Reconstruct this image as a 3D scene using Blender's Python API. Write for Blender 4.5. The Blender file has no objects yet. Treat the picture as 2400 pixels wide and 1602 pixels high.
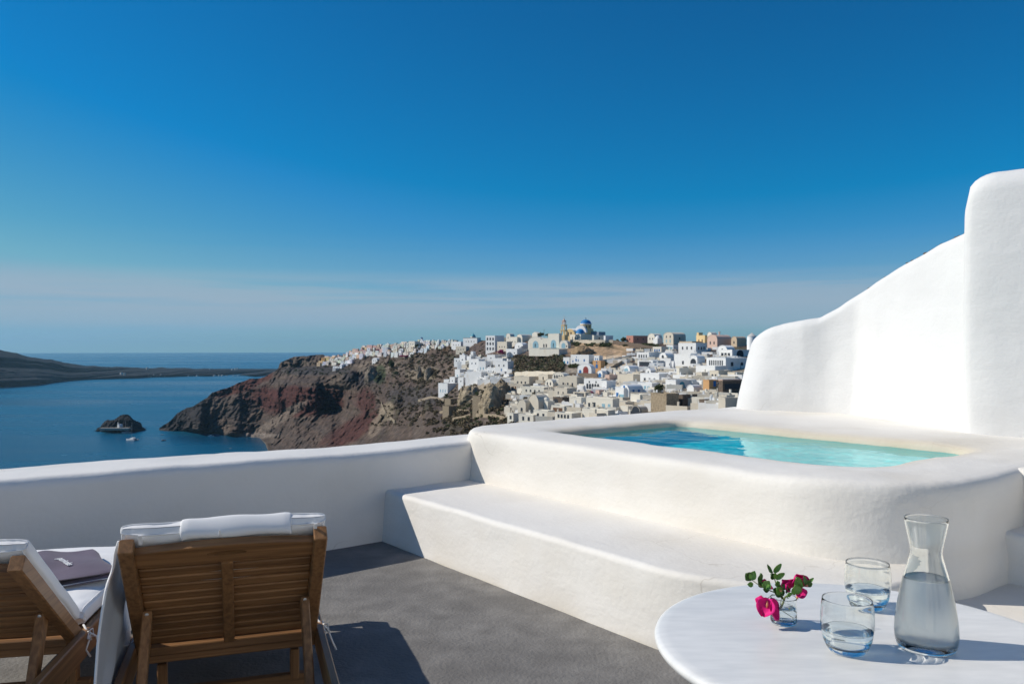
import bpy, bmesh, math, random
import numpy as np
from mathutils import Vector, Matrix

random.seed(11)
RNG = np.random.default_rng(5)
S = bpy.context.scene
COL = S.collection
R = math.radians

# ------------------------------------------------------------------ camera, sky, sun, exposure
EYE = 1.36                      # eye height above the terrace floor
FPX, CX, EL = 1867.0, 1200.0, 816.0   # focal length in photo pixels, centre column, eye level row
cam_data = bpy.data.cameras.new('camera')
cam = bpy.data.objects.new('camera', cam_data)
COL.objects.link(cam)
cam.location = (0, 0, EYE)
cam.rotation_euler = (R(90), 0, 0)
cam_data.sensor_width = 36
cam_data.lens = 36 * FPX / 2400
cam_data.shift_y = (EL - 801) / 2400
cam_data.clip_start = 0.05
cam_data.clip_end = 90000
cam_data.dof.use_dof = True
cam_data.dof.focus_distance = 2.6
cam_data.dof.aperture_fstop = 13
S.camera = cam

HAZE_D = 3.2e-5
SUN_AZ = math.atan2(0.13, -0.9915)       # sun stands to the left and slightly beyond
SUN_EL = R(37)
SUN = Vector((math.cos(SUN_AZ) * math.cos(SUN_EL), math.sin(SUN_AZ) * math.cos(SUN_EL), math.sin(SUN_EL)))
sd = bpy.data.lights.new('sun', 'SUN')
sd.energy = 4.2
sd.angle = R(0.53)
sd.color = (1.0, 0.94, 0.85)
so = bpy.data.objects.new('sun', sd)
COL.objects.link(so)
so.rotation_euler = (-SUN).to_track_quat('-Z', 'Y').to_euler()
so.location = (-20, 5, 30)

world = bpy.data.worlds.new('World')
S.world = world
world.use_nodes = True
wn, wl = world.node_tree.nodes, world.node_tree.links
wn.clear()
w_out = wn.new('ShaderNodeOutputWorld')
w_bg = wn.new('ShaderNodeBackground')
w_bg.inputs['Strength'].default_value = 0.105
sky = wn.new('ShaderNodeTexSky')
sky.sky_type = 'NISHITA'
sky.sun_disc = False
sky.sun_elevation = SUN_EL
sky.sun_rotation = math.atan2(SUN.x, SUN.y)
sky.altitude = 150
sky.air_density = 1.0
sky.dust_density = 0.08
sky.ozone_density = 3.0
# polarised, deep blue sky: red falls off fastest
w_in = wn.new('ShaderNodeSeparateColor'); wl.new(sky.outputs[0], w_in.inputs[0])
w_mul = wn.new('ShaderNodeCombineColor')
for i_, (k_, c_, lo_) in enumerate(((0.60, -1.26, 0.04), (0.66, -0.24, 0.0), (0.97, -0.42, 0.0))):
    q1 = wn.new('ShaderNodeMath'); q1.operation = 'MULTIPLY_ADD'; q1.inputs[1].default_value = k_; q1.inputs[2].default_value = c_
    q2 = wn.new('ShaderNodeMath'); q2.operation = 'MAXIMUM'; q2.inputs[1].default_value = lo_
    q3 = wn.new('ShaderNodeMath'); q3.operation = 'MINIMUM'; q3.inputs[1].default_value = (2.1, 4.0, 5.4)[i_]
    wl.new(w_in.outputs[i_], q1.inputs[0]); wl.new(q1.outputs[0], q2.inputs[0]); wl.new(q2.outputs[0], q3.inputs[0]); wl.new(q3.outputs[0], w_mul.inputs[i_])
# thin veil of high cloud low over the horizon, all the way round
w_tc = wn.new('ShaderNodeTexCoord')
w_sep = wn.new('ShaderNodeSeparateXYZ'); wl.new(w_tc.outputs['Generated'], w_sep.inputs[0])
w_map = wn.new('ShaderNodeMapping'); w_map.inputs['Scale'].default_value = (1.1, 1.1, 26)
wl.new(w_tc.outputs['Generated'], w_map.inputs[0])
w_n = wn.new('ShaderNodeTexNoise'); w_n.inputs['Scale'].default_value = 2.4; w_n.inputs['Detail'].default_value = 7
w_n.inputs['Roughness'].default_value = 0.55
wl.new(w_map.outputs[0], w_n.inputs['Vector'])
w_band = wn.new('ShaderNodeValToRGB')
el = w_band.color_ramp.elements
el[0].position = 0.0; el[0].color = (0.15, 0.15, 0.15, 1)
el[1].position = 1.0; el[1].color = (0, 0, 0, 1)
for p, c in ((0.020, 0.12), (0.031, 0.62), (0.055, 0.95), (0.076, 0.80), (0.096, 0.12), (0.14, 0.0)):
    e = el.new(p); e.color = (c, c, c, 1)
wl.new(w_sep.outputs['Z'], w_band.inputs[0])
w_nr = wn.new('ShaderNodeMapRange'); w_nr.inputs[1].default_value = 0.22; w_nr.inputs[2].default_value = 0.46
wl.new(w_n.outputs[0], w_nr.inputs[0])
w_m = wn.new('ShaderNodeMath'); w_m.operation = 'MULTIPLY'
wl.new(w_band.outputs[0], w_m.inputs[0]); wl.new(w_nr.outputs[0], w_m.inputs[1])
w_m2 = wn.new('ShaderNodeMath'); w_m2.operation = 'MULTIPLY'; w_m2.inputs[1].default_value = 0.85
wl.new(w_m.outputs[0], w_m2.inputs[0])
w_mix = wn.new('ShaderNodeMix'); w_mix.data_type = 'RGBA'
wl.new(w_m2.outputs[0], w_mix.inputs[0]); wl.new(w_mul.outputs[0], w_mix.inputs[6])
w_mix.inputs[7].default_value = (3.4, 4.3, 5.2, 1)
wl.new(w_mix.outputs[2], w_bg.inputs[0]); wl.new(w_bg.outputs[0], w_out.inputs[0])

S.view_settings.view_transform = 'Standard'
S.view_settings.look = 'None'
S.view_settings.gamma = 1
S.view_settings.use_curve_mapping = False
S.view_settings.exposure = 0.0
S.render.engine = 'CYCLES'
S.cycles.use_denoising = True
S.cycles.max_bounces = 14
S.cycles.transparent_max_bounces = 24
S.cycles.transmission_bounces = 14
S.cycles.sample_clamp_indirect = 6
S.cycles.volume_bounces = 0
S.cycles.volume_step_rate = 50

# ------------------------------------------------------------------ helpers
def P(x, y, z):
    """a point at height z seen at photo pixel x, y"""
    d = (EYE - z) * FPX / (y - EL)
    return Vector(((x - CX) / FPX * d, d, z))

def PD(x, y, d):
    return Vector(((x - CX) / FPX * d, d, EYE - (y - EL) / FPX * d))

AU = Vector((0.614, -0.789, 0)); AV = Vector((0.789, 0.614, 0))   # terrace axes: along the pool step / along the parapet
def UV(u, v, z=0.0):
    return AU * u + AV * v + Vector((0, 0, z))

def link(o, parent=None):
    COL.objects.link(o)
    if parent is not None:
        o.parent = parent
    return o

def tag(o, label=None, cat=None, group=None, kind=None):
    if label: o['label'] = label
    if cat: o['category'] = cat
    if group: o['group'] = group
    if kind: o['kind'] = kind
    return o

def empty(name, loc=(0, 0, 0), rz=0.0):
    o = bpy.data.objects.new(name, None)
    o.empty_display_size = 0.1
    o.location = loc; o.rotation_euler = (0, 0, rz)
    return link(o)

def mesh_obj(name, verts, faces, mat=None, parent=None, smooth=False):
    me = bpy.data.meshes.new(name)
    me.from_pydata([tuple(v) for v in verts], [], faces)
    me.update()
    if mat: me.materials.append(mat)
    if smooth: me.polygons.foreach_set('use_smooth', [True] * len(me.polygons))
    return link(bpy.data.objects.new(name, me), parent)

class MB:
    """collects shapes into one mesh"""
    def __init__(s): s.v = []; s.f = []
    def add(s, vs, fs):
        n = len(s.v); s.v += [tuple(p) for p in vs]; s.f += [tuple(i + n for i in f) for f in fs]; return s
    def box(s, a, b):
        (x0, y0, z0), (x1, y1, z1) = a, b
        return s.add([(x0,y0,z0),(x1,y0,z0),(x1,y1,z0),(x0,y1,z0),(x0,y0,z1),(x1,y0,z1),(x1,y1,z1),(x0,y1,z1)],
                     [(3,2,1,0),(4,5,6,7),(0,1,5,4),(1,2,6,5),(2,3,7,6),(3,0,4,7)])
    def bar(s, a, b, w, t, side=(1, 0, 0), bev=0.0):
        """a bar from a to b, w wide along side, t thick across, with chamfered edges"""
        a, b = Vector(a), Vector(b); d = (b - a).normalized(); sd_ = Vector(side)
        sd_ = (sd_ - d * sd_.dot(d)).normalized(); up = d.cross(sd_)
        c = bev
        if c <= 0:
            prof = [(-w/2,-t/2),(w/2,-t/2),(w/2,t/2),(-w/2,t/2)]
        else:
            prof = [(-w/2+c,-t/2),(w/2-c,-t/2),(w/2,-t/2+c),(w/2,t/2-c),(w/2-c,t/2),(-w/2+c,t/2),(-w/2,t/2-c),(-w/2,-t/2+c)]
        n = len(prof)
        e = min(c, (b-a).length/4)
        rings = []
        def ring(p, k): return [p + sd_*(x*k) + up*(y*k) for x, y in prof]
        ks = [(a, 1.0), (b, 1.0)] if c <= 0 else [(a, 1-1.4*c/max(w,t)), (a+d*e, 1), (b-d*e, 1), (b, 1-1.4*c/max(w,t))]
        vs = [q for p, k in ks for q in ring(p, k)]
        fs = []
        for r in range(len(ks)-1):
            for i in range(n):
                j = (i+1) % n
                fs.append((r*n+i, r*n+j, (r+1)*n+j, (r+1)*n+i))
        fs.append(tuple(range(n-1, -1, -1))); fs.append(tuple(range((len(ks)-1)*n, len(ks)*n)))
        return s.add(vs, fs)
    def tube(s, pts, r, n=8):
        pts = [Vector(p) for p in pts]
        rs = r if isinstance(r, (list, tuple)) else [r]*len(pts)
        prev = None; vs = []; fs = []
        for i, p in enumerate(pts):
            d = (pts[min(i+1, len(pts)-1)] - pts[max(i-1, 0)]).normalized()
            a = Vector((0,0,1)) if abs(d.z) < 0.9 else Vector((1,0,0))
            if prev is not None: a = prev
            x = (a - d*a.dot(d)).normalized(); prev = x; y = d.cross(x)
            vs += [p + (x*math.cos(t) + y*math.sin(t))*rs[i] for t in (2*math.pi*k/n for k in range(n))]
        for i in range(len(pts)-1):
            for k in range(n):
                fs.append((i*n+k, i*n+(k+1)%n, (i+1)*n+(k+1)%n, (i+1)*n+k))
        fs.append(tuple(range(n-1,-1,-1))); fs.append(tuple(range((len(pts)-1)*n, len(pts)*n)))
        return s.add(vs, fs)
    def lathe(s, prof, n=32, c=(0,0,0)):
        """prof: (r, z) from bottom to top; r=0 ends close"""
        vs = []; fs = []; idx = []
        for r, z in prof:
            if r < 1e-6: idx.append([len(vs)]*n); vs.append((c[0], c[1], c[2]+z))
            else:
                idx.append(list(range(len(vs), len(vs)+n)))
                vs += [(c[0]+r*math.cos(2*math.pi*k/n), c[1]+r*math.sin(2*math.pi*k/n), c[2]+z) for k in range(n)]
        for i in range(len(prof)-1):
            A, B = idx[i], idx[i+1]
            for k in range(n):
                j = (k+1) % n
                q = [A[k], A[j], B[j], B[k]]
                q2 = [q[0]]
                for t in q[1:]:
                    if t != q2[-1]: q2.append(t)
                if q2[0] == q2[-1]: q2.pop()
                if len(q2) >= 3: fs.append(tuple(q2))
        return s.add(vs, fs)
    def prism(s, poly, y0, y1):
        """poly in x, z extruded from y0 to y1"""
        n = len(poly)
        vs = [(x, y0, z) for x, z in poly] + [(x, y1, z) for x, z in poly]
        fs = [tuple(range(n)), tuple(range(2*n-1, n-1, -1))] + [((i+1) % n, i, n+i, n+(i+1) % n) for i in range(n)]
        return s.add(vs, fs)
    def data(s, name, mat=None, smooth=False, fix=True):
        me = bpy.data.meshes.new(name)
        me.from_pydata(s.v, [], s.f); me.update()
        if fix:
            bm = bmesh.new(); bm.from_mesh(me); bmesh.ops.recalc_face_normals(bm, faces=bm.faces); bm.to_mesh(me); bm.free()
        if mat: me.materials.append(mat)
        if smooth: me.polygons.foreach_set('use_smooth', [True]*len(me.polygons))
        return me
    def build(s, name, mat=None, parent=None, smooth=False, fix=True):
        return link(bpy.data.objects.new(name, s.data(name, mat, smooth, fix)), parent)

def grid_obj(name, G, mat=None, parent=None, smooth=True, wrap=False, color=None, flip=False):
    """G: (rows, cols, 3) array of points"""
    nr, nc = G.shape[:2]
    idx = np.arange(nr*nc).reshape(nr, nc)
    a = idx[:-1, :-1]; b = idx[:-1, 1:]; c = idx[1:, 1:]; d = idx[1:, :-1]
    if wrap:
        i2 = np.concatenate([idx, idx[:, :1]], 1)
        a = i2[:-1, :-1]; b = i2[:-1, 1:]; c = i2[1:, 1:]; d = i2[1:, :-1]
    q = np.stack([a, b, c, d], -1).reshape(-1, 4)
    if flip: q = q[:, ::-1]
    me = bpy.data.meshes.new(name)
    V = G.reshape(-1, 3)
    me.vertices.add(len(V)); me.vertices.foreach_set('co', V.astype(np.float32).ravel())
    me.loops.add(len(q)*4); me.loops.foreach_set('vertex_index', q.astype(np.int32).ravel())
    me.polygons.add(len(q)); me.polygons.foreach_set('loop_start', np.arange(0, len(q)*4, 4, dtype=np.int32))
    me.polygons.foreach_set('loop_total', np.full(len(q), 4, dtype=np.int32))
    me.update(calc_edges=True); me.validate()
    if smooth: me.polygons.foreach_set('use_smooth', [True]*len(me.polygons))
    if mat: me.materials.append(mat)
    if color is not None:
        at = me.color_attributes.new('rock', 'FLOAT_COLOR', 'POINT')
        c4 = np.concatenate([color.reshape(-1, 3), np.ones((len(V), 1))], 1)
        at.data.foreach_set('color', c4.astype(np.float32).ravel())
    return link(bpy.data.objects.new(name, me), parent)

# numpy gradient-free value noise
def vnoise(x, y, z=0.0, seed=0):
    x, y, z = np.broadcast_arrays(np.asarray(x, float), np.asarray(y, float), np.asarray(z, float))
    xi, yi, zi = np.floor(x).astype(np.int64), np.floor(y).astype(np.int64), np.floor(z).astype(np.int64)
    fx, fy, fz = x-xi, y-yi, z-zi
    fx = fx*fx*(3-2*fx); fy = fy*fy*(3-2*fy); fz = fz*fz*(3-2*fz)
    def h(a, b, c):
        n = (a*374761393 + b*668265263 + c*2147483647 + seed*974634777) & 0xffffffff
        n = ((n ^ (n >> 13)) * 1274126177) & 0xffffffff
        n = ((n ^ (n >> 16)) * 2246822519) & 0xffffffff
        return ((n ^ (n >> 15)) & 0xffff) / 65535.0
    r = 0
    for dx in (0, 1):
        for dy in (0, 1):
            for dz in (0, 1):
                w = (fx if dx else 1-fx)*(fy if dy else 1-fy)*(fz if dz else 1-fz)
                r = r + w*h(xi+dx, yi+dy, zi+dz)
    return r*2-1
def fbm(x, y, z=0.0, o=4, seed=0, g=0.5):
    a, s, r = 1.0, 0.0, 0
    for i in range(o):
        r = r + a*vnoise(np.asarray(x)*2**i, np.asarray(y)*2**i, np.asarray(z)*2**i, seed+i*17); s += a; a *= g
    return r/s
def ridged(x, y, z=0.0, o=4, seed=0):
    a, s, r = 1.0, 0.0, 0
    for i in range(o):
        r = r + a*(1-np.abs(vnoise(np.asarray(x)*2**i, np.asarray(y)*2**i, np.asarray(z)*2**i, seed+i*31))*2); s += a; a *= 0.5
    return r/s

# ------------------------------------------------------------------ materials
def new_mat(name):
    m = bpy.data.materials.new(name); m.use_nodes = True
    n = m.node_tree.nodes; b = n['Principled BSDF']
    return m, n, m.node_tree.links, b
def noise_mat(name, c1, c2, scale=3.0, detail=6, rough=0.8, bump=0.0, bscale=40.0, bdist=0.01, c3=None, s3=0.6, t3=(0.5, 0.72), spec=0.5, coords='Object', stretch=(1,1,1)):
    """two-tone mottled surface, optional third tone in patches, fine bump"""
    m, n, l, b = new_mat(name)
    tc = n.new('ShaderNodeTexCoord'); mp = n.new('ShaderNodeMapping'); mp.inputs['Scale'].default_value = stretch
    l.new(tc.outputs[coords], mp.inputs[0])
    tx = n.new('ShaderNodeTexNoise'); tx.inputs['Scale'].default_value = scale; tx.inputs['Detail'].default_value = detail
    l.new(mp.outputs[0], tx.inputs['Vector'])
    mr = n.new('ShaderNodeMapRange'); mr.inputs[1].default_value = 0.3; mr.inputs[2].default_value = 0.7
    l.new(tx.outputs[0], mr.inputs[0])
    mx = n.new('ShaderNodeMix'); mx.data_type = 'RGBA'; mx.inputs[6].default_value = (*c1, 1); mx.inputs[7].default_value = (*c2, 1)
    l.new(mr.outputs[0], mx.inputs[0]); out = mx.outputs[2]
    if c3:
        t2 = n.new('ShaderNodeTexNoise'); t2.inputs['Scale'].default_value = s3; t2.inputs['Detail'].default_value = 5
        l.new(mp.outputs[0], t2.inputs['Vector'])
        m2 = n.new('ShaderNodeMapRange'); m2.inputs[1].default_value = t3[0]; m2.inputs[2].default_value = t3[1]
        l.new(t2.outputs[0], m2.inputs[0])
        x2 = n.new('ShaderNodeMix'); x2.data_type = 'RGBA'; x2.inputs[7].default_value = (*c3, 1)
        l.new(m2.outputs[0], x2.inputs[0]); l.new(out, x2.inputs[6]); out = x2.outputs[2]
    l.new(out, b.inputs['Base Color'])
    b.inputs['Roughness'].default_value = rough; b.inputs['Specular IOR Level'].default_value = spec
    if bump > 0:
        t4 = n.new('ShaderNodeTexNoise'); t4.inputs['Scale'].default_value = bscale; t4.inputs['Detail'].default_value = 5
        l.new(mp.outputs[0], t4.inputs['Vector'])
        bp = n.new('ShaderNodeBump'); bp.inputs['Strength'].default_value = bump; bp.inputs['Distance'].default_value = bdist
        l.new(t4.outputs[0], bp.inputs['Height']); l.new(bp.outputs[0], b.inputs['Normal'])
    return m
def lin(r, g, b):
    f = lambda c: (c/255/12.92) if c/255 <= 0.04045 else ((c/255+0.055)/1.055)**2.4
    return (f(r), f(g), f(b))
_MC = {}
def far_mat(rgb, kind='plaster'):
    """plaster of a far house; rgb is the real albedo"""
    k = (tuple(round(c, 3) for c in rgb), kind)
    if k not in _MC:
        c = rgb
        if kind == 'plaster':
            _MC[k] = noise_mat('far_plaster', c, tuple(x*0.93 for x in c), scale=0.35, rough=0.9, c3=(c[0]*0.85, c[1]*0.80, c[2]*0.73), s3=0.22, t3=(0.55, 0.8), spec=0.2)
        elif kind == 'stone':
            _MC[k] = noise_mat('far_stone', c, tuple(x*0.55 for x in c), scale=1.6, rough=0.95, bump=0.6, bscale=2.2, bdist=0.25, spec=0.15)
        else:
            _MC[k] = noise_mat('far_paint', c, tuple(x*0.8 for x in c), scale=1.0, rough=0.6, spec=0.3)
    return _MC[k]
# ------------------------------------------------------------------ sea, islands, headland
SEA = -128.6
m_sea, n, l, b = new_mat('sea_water')
b.inputs['Roughness'].default_value = 0.22; b.inputs['IOR'].default_value = 1.33
tc = n.new('ShaderNodeTexCoord')
mp = n.new('ShaderNodeMapping'); mp.inputs['Scale'].default_value = (0.25, 1.0, 1); mp.inputs['Rotation'].default_value = (0, 0, R(8))
l.new(tc.outputs['Object'], mp.inputs[0])
t1 = n.new('ShaderNodeTexNoise'); t1.inputs['Scale'].default_value = 0.0042; t1.inputs['Detail'].default_value = 6
l.new(mp.outputs[0], t1.inputs['Vector'])
mr = n.new('ShaderNodeMapRange'); mr.inputs[1].default_value = 0.36; mr.inputs[2].default_value = 0.64
l.new(t1.outputs[0], mr.inputs[0])
mx = n.new('ShaderNodeMix'); mx.data_type = 'RGBA'
mx.inputs[6].default_value = (0.0005, 0.049, 0.106, 1); mx.inputs[7].default_value = (0.001, 0.100, 0.178, 1)
l.new(mr.outputs[0], mx.inputs[0]); l.new(mx.outputs[2], b.inputs['Base Color'])
t2 = n.new('ShaderNodeTexNoise'); t2.inputs['Scale'].default_value = 0.22; t2.inputs['Detail'].default_value = 8; t2.inputs['Roughness'].default_value = 0.65
l.new(tc.outputs['Object'], t2.inputs['Vector'])
bp = n.new('ShaderNodeBump'); bp.inputs['Strength'].default_value = 0.9; bp.inputs['Distance'].default_value = 1.6
l.new(t2.outputs[0], bp.inputs['Height']); l.new(bp.outputs[0], b.inputs['Normal'])
rough_mr = n.new('ShaderNodeMapRange'); rough_mr.inputs[3].default_value = 0.18; rough_mr.inputs[4].default_value = 0.34
l.new(mr.outputs[0], rough_mr.inputs[0]); l.new(rough_mr.outputs[0], b.inputs['Roughness'])
ts = [0, 200, 600, 1500, 3000, 6000, 12000, 20000, 25500]
vs = [(0, 0, SEA)]; fs = []
NS = 96
for r_ in ts[1:]:
    vs += [(r_*math.cos(2*math.pi*k/NS), r_*math.sin(2*math.pi*k/NS), SEA) for k in range(NS)]
for k in range(NS): fs.append((0, 1+k, 1+(k+1) % NS))
for i in range(len(ts)-2):
    for k in range(NS):
        a = 1+i*NS
        fs.append((a+k, a+NS+k, a+NS+(k+1) % NS, a+(k+1) % NS))
tag(mesh_obj('sea', vs, fs, m_sea), kind='structure')

def rock_mat(name, bump=1.0, bs=0.08, bd=3.0):
    m, n, l, b = new_mat(name)
    at = n.new('ShaderNodeAttribute'); at.attribute_name = 'rock'
    tc = n.new('ShaderNodeTexCoord')
    t = n.new('ShaderNodeTexNoise'); t.inputs['Scale'].default_value = bs*2.2; t.inputs['Detail'].default_value = 10; t.inputs['Roughness'].default_value = 0.62
    l.new(tc.outputs['Object'], t.inputs['Vector'])
    mr = n.new('ShaderNodeMapRange'); mr.inputs[1].default_value = 0.3; mr.inputs[2].default_value = 0.7; mr.inputs[3].default_value = 0.5; mr.inputs[4].default_value = 1.45
    l.new(t.outputs[0], mr.inputs[0])
    mu = n.new('ShaderNodeVectorMath'); mu.operation = 'SCALE'
    l.new(at.outputs['Color'], mu.inputs[0]); l.new(mr.outputs[0], mu.inputs['Scale'])
    l.new(mu.outputs[0], b.inputs['Base Color'])
    b.inputs['Roughness'].default_value = 0.95; b.inputs['Specular IOR Level'].default_value = 0.15
    t4 = n.new('ShaderNodeTexNoise'); t4.inputs['Scale'].default_value = bs; t4.inputs['Detail'].default_value = 12; t4.inputs['Roughness'].default_value = 0.68
    l.new(tc.outputs['Object'], t4.inputs['Vector'])
    bp = n.new('ShaderNodeBump'); bp.inputs['Strength'].default_value = bump; bp.inputs['Distance'].default_value = bd
    l.new(t4.outputs[0], bp.inputs['Height']); l.new(bp.outputs[0], b.inputs['Normal'])
    return m
M_ROCK = rock_mat('volcanic_rock', 1.0, .13, 5.0)
M_ROCK_FAR = rock_mat('far_island_rock', 1.0, 0.012, 20.0)

KEY = {
 373: [(1000,1290),(1010,1257)],
 450: [(930,1300),(1010,1250)],
 540: [(900,1330),(960,1260),(1021,1184)],
 610: [(880,1340),(895,1320),(902,1280),(960,1250),(985,1210),(1025,1160),(1060,1000)],
 700: [(836,1280),(860,1265),(868,1210),(890,1150),(897,1125),(965,1105),(975,1080),(1010,1010),(1045,930),(1100,800),(1300,250),(1600,60)],
 800: [(832,1220),(855,1180),(870,1100),(895,1060),(902,1045),(960,1030),(985,960),(1040,800),(1100,560),(1300,180),(1600,40)],
 900: [(808,1060),(840,1020),(855,1000),(870,960),(900,900),(930,860),(960,800),(1000,700),(1040,580),(1100,400),(1300,120),(1600,28)],
 1000: [(797,960),(850,860),(880,790),(930,650),(980,520),(1040,400),(1100,260),(1300,80),(1600,20)],
 1100: [(795,820),(830,720),(850,640),(900,540),(950,440),(1000,350),(1060,230),(1150,120),(1300,55),(1600,18)],
 1200: [(793,690),(830,600),(870,500),(900,430),(950,340),(1000,260),(1060,170),(1150,95),(1300,48),(1600,17)],
 1320: [(791,590),(815,540),(830,490),(850,450),(900,360),(950,285),(985,230),(1060,130),(1150,75),(1300,42),(1600,16)],
 1500: [(800,520),(830,440),(870,370),(920,300),(985,210),(1060,120),(1150,65),(1300,36),(1600,15)],
 1750: [(806,430),(850,340),(900,255),(950,195),(985,165),(1060,100),(1150,60),(1300,32),(1600,14)],
 2600: [(806,330),(850,260),(900,190),(985,120),(1060,80),(1150,45),(1300,25),(1600,12)]}
_kx = sorted(KEY)
def DT(x, y):
    """smooth distance of the headland surface seen at pixel x, y"""
    x = np.asarray(x, float); y = np.asarray(y, float); x, y = np.broadcast_arrays(x, y)
    L = np.stack([np.interp(y, [p[0] for p in KEY[k]], [math.log(p[1]) for p in KEY[k]]) for k in _kx])
    xi = np.clip(np.searchsorted(_kx, x, side='right')-1, 0, len(_kx)-2)
    kx = np.array(_kx, float); t = np.clip((x-kx[xi])/(kx[xi+1]-kx[xi]), 0, 1)
    L0 = np.take_along_axis(L, xi[None], 0)[0]; L1 = np.take_along_axis(L, (xi+1)[None], 0)[0]
    return np.exp(L0*(1-t)+L1*t)
SKX = [373,384,398,415,437,452,470,484,498,520,540,560,584,609,633,645,652,655,658,672,687,715,743,758,766,789,822,868,909,958,983,1060,1111,1200,1300,1324,1437,1515,1594,1672,1750,2600]
SKY_ = [1004,996,987,968,955,952,940,931,918,911,907,897,887,886,876,869,862,852,848,843,836,834,831,831,838,840,827,812,812,807,800,802,797,797,793,794,801,804,801,815,808,808]
BTX = [373,443,484,540,609,622,634,700,2600]
BTY = [1011,1012,1020,1023,1026,1036,1066,1066,1066]
def terrain():
    xs = np.concatenate([np.arange(373, 1790, 1.9), np.arange(1790, 2600, 12)])
    sk = np.interp(xs, SKX, SKY_); bt = np.interp(xs, BTX, BTY)
    rough = np.interp(xs, [373, 740, 800, 1000, 1300], [1.0, 1.0, 0.6, 0.4, 0.3])
    sk = sk + rough*(2.2*fbm(xs/16, 0*xs, 3.3, 4, 7) + 1.5*np.abs(fbm(xs/5, 0*xs, 1.3, 3, 9)))
    nr = 210
    t = np.linspace(0, 1, nr)[:, None]
    Y = sk[None]*(1-t)+bt[None]*t
    X = np.broadcast_to(xs[None], Y.shape)
    D = DT(X, Y)
    A = (X-CX)/FPX*D; Z = EYE-(Y-EL)/FPX*D
    sc = np.clip(D/700, 0.42, 1.3)
    amp = np.interp(X, [373, 900, 1100, 1350, 1800], [1.0, 1.0, 0.85, 0.40, 0.30])
    n1 = ridged(A/75+0.3*fbm(A/60, Z/50, D/400), Z/170, D/500, 4, 3)
    n2 = ridged(A/22, Z/34, D/90, 4, 12)
    n3 = fbm(A/6, Z/7, D/20, 4, 21)
    blocks = np.round(2.2*fbm(A/16, Z/12, D/60, 2, 44))/2.2
    n4 = fbm(A/2.4, Z/1.8, D/9, 3, 29)
    terr = vnoise(A/60, Z/3.4+0.6*fbm(A/40, Z/30, 0, 2, 35), 0.0, 36)
    off = sc*amp*(-26*(n1-0.2) - 10.5*n2 - 7.0*n3*np.clip(sc, .5, 1) - 2.6*n4 - 6.0*blocks - 3.0*terr)
    # buttresses: surface swings forward left of a line and falls back right of it, so the sun leaves its right side dark
    for (cx, cy, w_, h_, a_) in ((470,985,26,36,55), (560,950,22,34,22), (735,935,70,45,52), (650,945,34,32,18), (775,1000,26,30,24), (820,880,46,24,46),
                                 (930,940,36,34,34), (905,985,34,40,-20), (1015,950,30,28,20), (1150,930,36,42,22), (1175,900,20,20,14), (690,1000,30,22,20), (855,960,22,26,26),
                                 (1420,820,40,14,12), (1100,905,22,14,12), (1010,880,24,16,12), (960,880,22,16,14)):
        dx = (X-cx)/w_; dy = (Y-cy)/h_
        saw = np.where(dx < 0, np.exp(-dx*dx*0.55), np.exp(-(dx*3.6)**2))
        off = off - a_*saw*np.exp(-dy*dy)
    fade = np.clip((bt[None]-Y)/10, 0, 1)*np.clip((1600-X)/10, 0.6, 1)
    fadew = np.where(X < 640, fade, 1)
    D2 = D + off*fadew
    global TXS, TSK, TBT, TD2
    TXS, TSK, TBT, TD2 = xs, sk, bt, D2
    # colours: real rock tones of each zone
    def blob(cx, cy, rx, ry, rot=0.0, soft=0.5):
        c, s = math.cos(rot), math.sin(rot)
        dx, dy = X-cx, Y-cy
        q = ((dx*c+dy*s)/rx)**2 + ((-dx*s+dy*c)/ry)**2
        q = q + 0.45*fbm(A/30, Z/22, 0.5, 4, 33)*1.6
        return np.clip((1-q)/soft, 0, 1)
    C = np.empty(X.shape+(3,)); C[:] = (0.112, 0.080, 0.062)
    def mixc(mask, col):
        nonlocal C
        C = C*(1-mask[..., None]) + np.array(col)*mask[..., None]
    strata = np.clip(0.5+2.2*fbm(A/120, Z/3.2, 0.2, 3, 50), 0, 1)
    mixc(strata*0.5, (0.075, 0.062, 0.056))
    mixc(np.clip(fbm(A/40, Z/18, 2.2, 4, 61)*2.5, 0, 1)*0.7, (0.165, 0.128, 0.098))
    mixc(blob(700,940,150,42), (0.088, 0.034, 0.027))
    mixc(blob(560,905,80,18,-0.35), (0.100, 0.040, 0.030))
    mixc(blob(830,1005,95,30,-0.5), (0.088, 0.037, 0.029))
    mixc(blob(860,940,24,34), (0.085, 0.038, 0.030))
    mixc(blob(440,972,100,44,-0.7)*0.9, (0.040, 0.036, 0.036))
    mixc(blob(560,960,60,22,-0.2)*0.7, (0.050, 0.043, 0.042))
    mixc(blob(740,868,95,14)*0.8, (0.060, 0.055, 0.055))
    mixc(blob(850,885,60,16)*0.8, (0.055, 0.052, 0.055))
    mixc(blob(980,930,90,26)*0.7, (0.065, 0.058, 0.055))
    mixc(blob(640,990,110,13,-0.55)*0.85, (0.20, 0.155, 0.12))
    mixc(blob(600,1020,60,8)*0.8, (0.27, 0.22, 0.18))
    mixc(blob(905,965,20,26,0.4)*0.9, (0.30, 0.24, 0.17))
    mixc(blob(880,1000,16,34,0.5)*0.85, (0.26, 0.20, 0.145))
    mixc(blob(880,862,62,16)*0.7, (0.24, 0.19, 0.14))
    mixc(blob(990,875,50,20)*0.75, (0.27, 0.22, 0.155))
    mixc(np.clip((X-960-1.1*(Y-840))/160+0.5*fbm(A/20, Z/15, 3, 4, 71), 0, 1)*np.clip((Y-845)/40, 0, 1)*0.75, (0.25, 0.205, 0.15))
    mixc(blob(1140,915,60,42)*0.9, (0.38, 0.31, 0.22))
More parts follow.
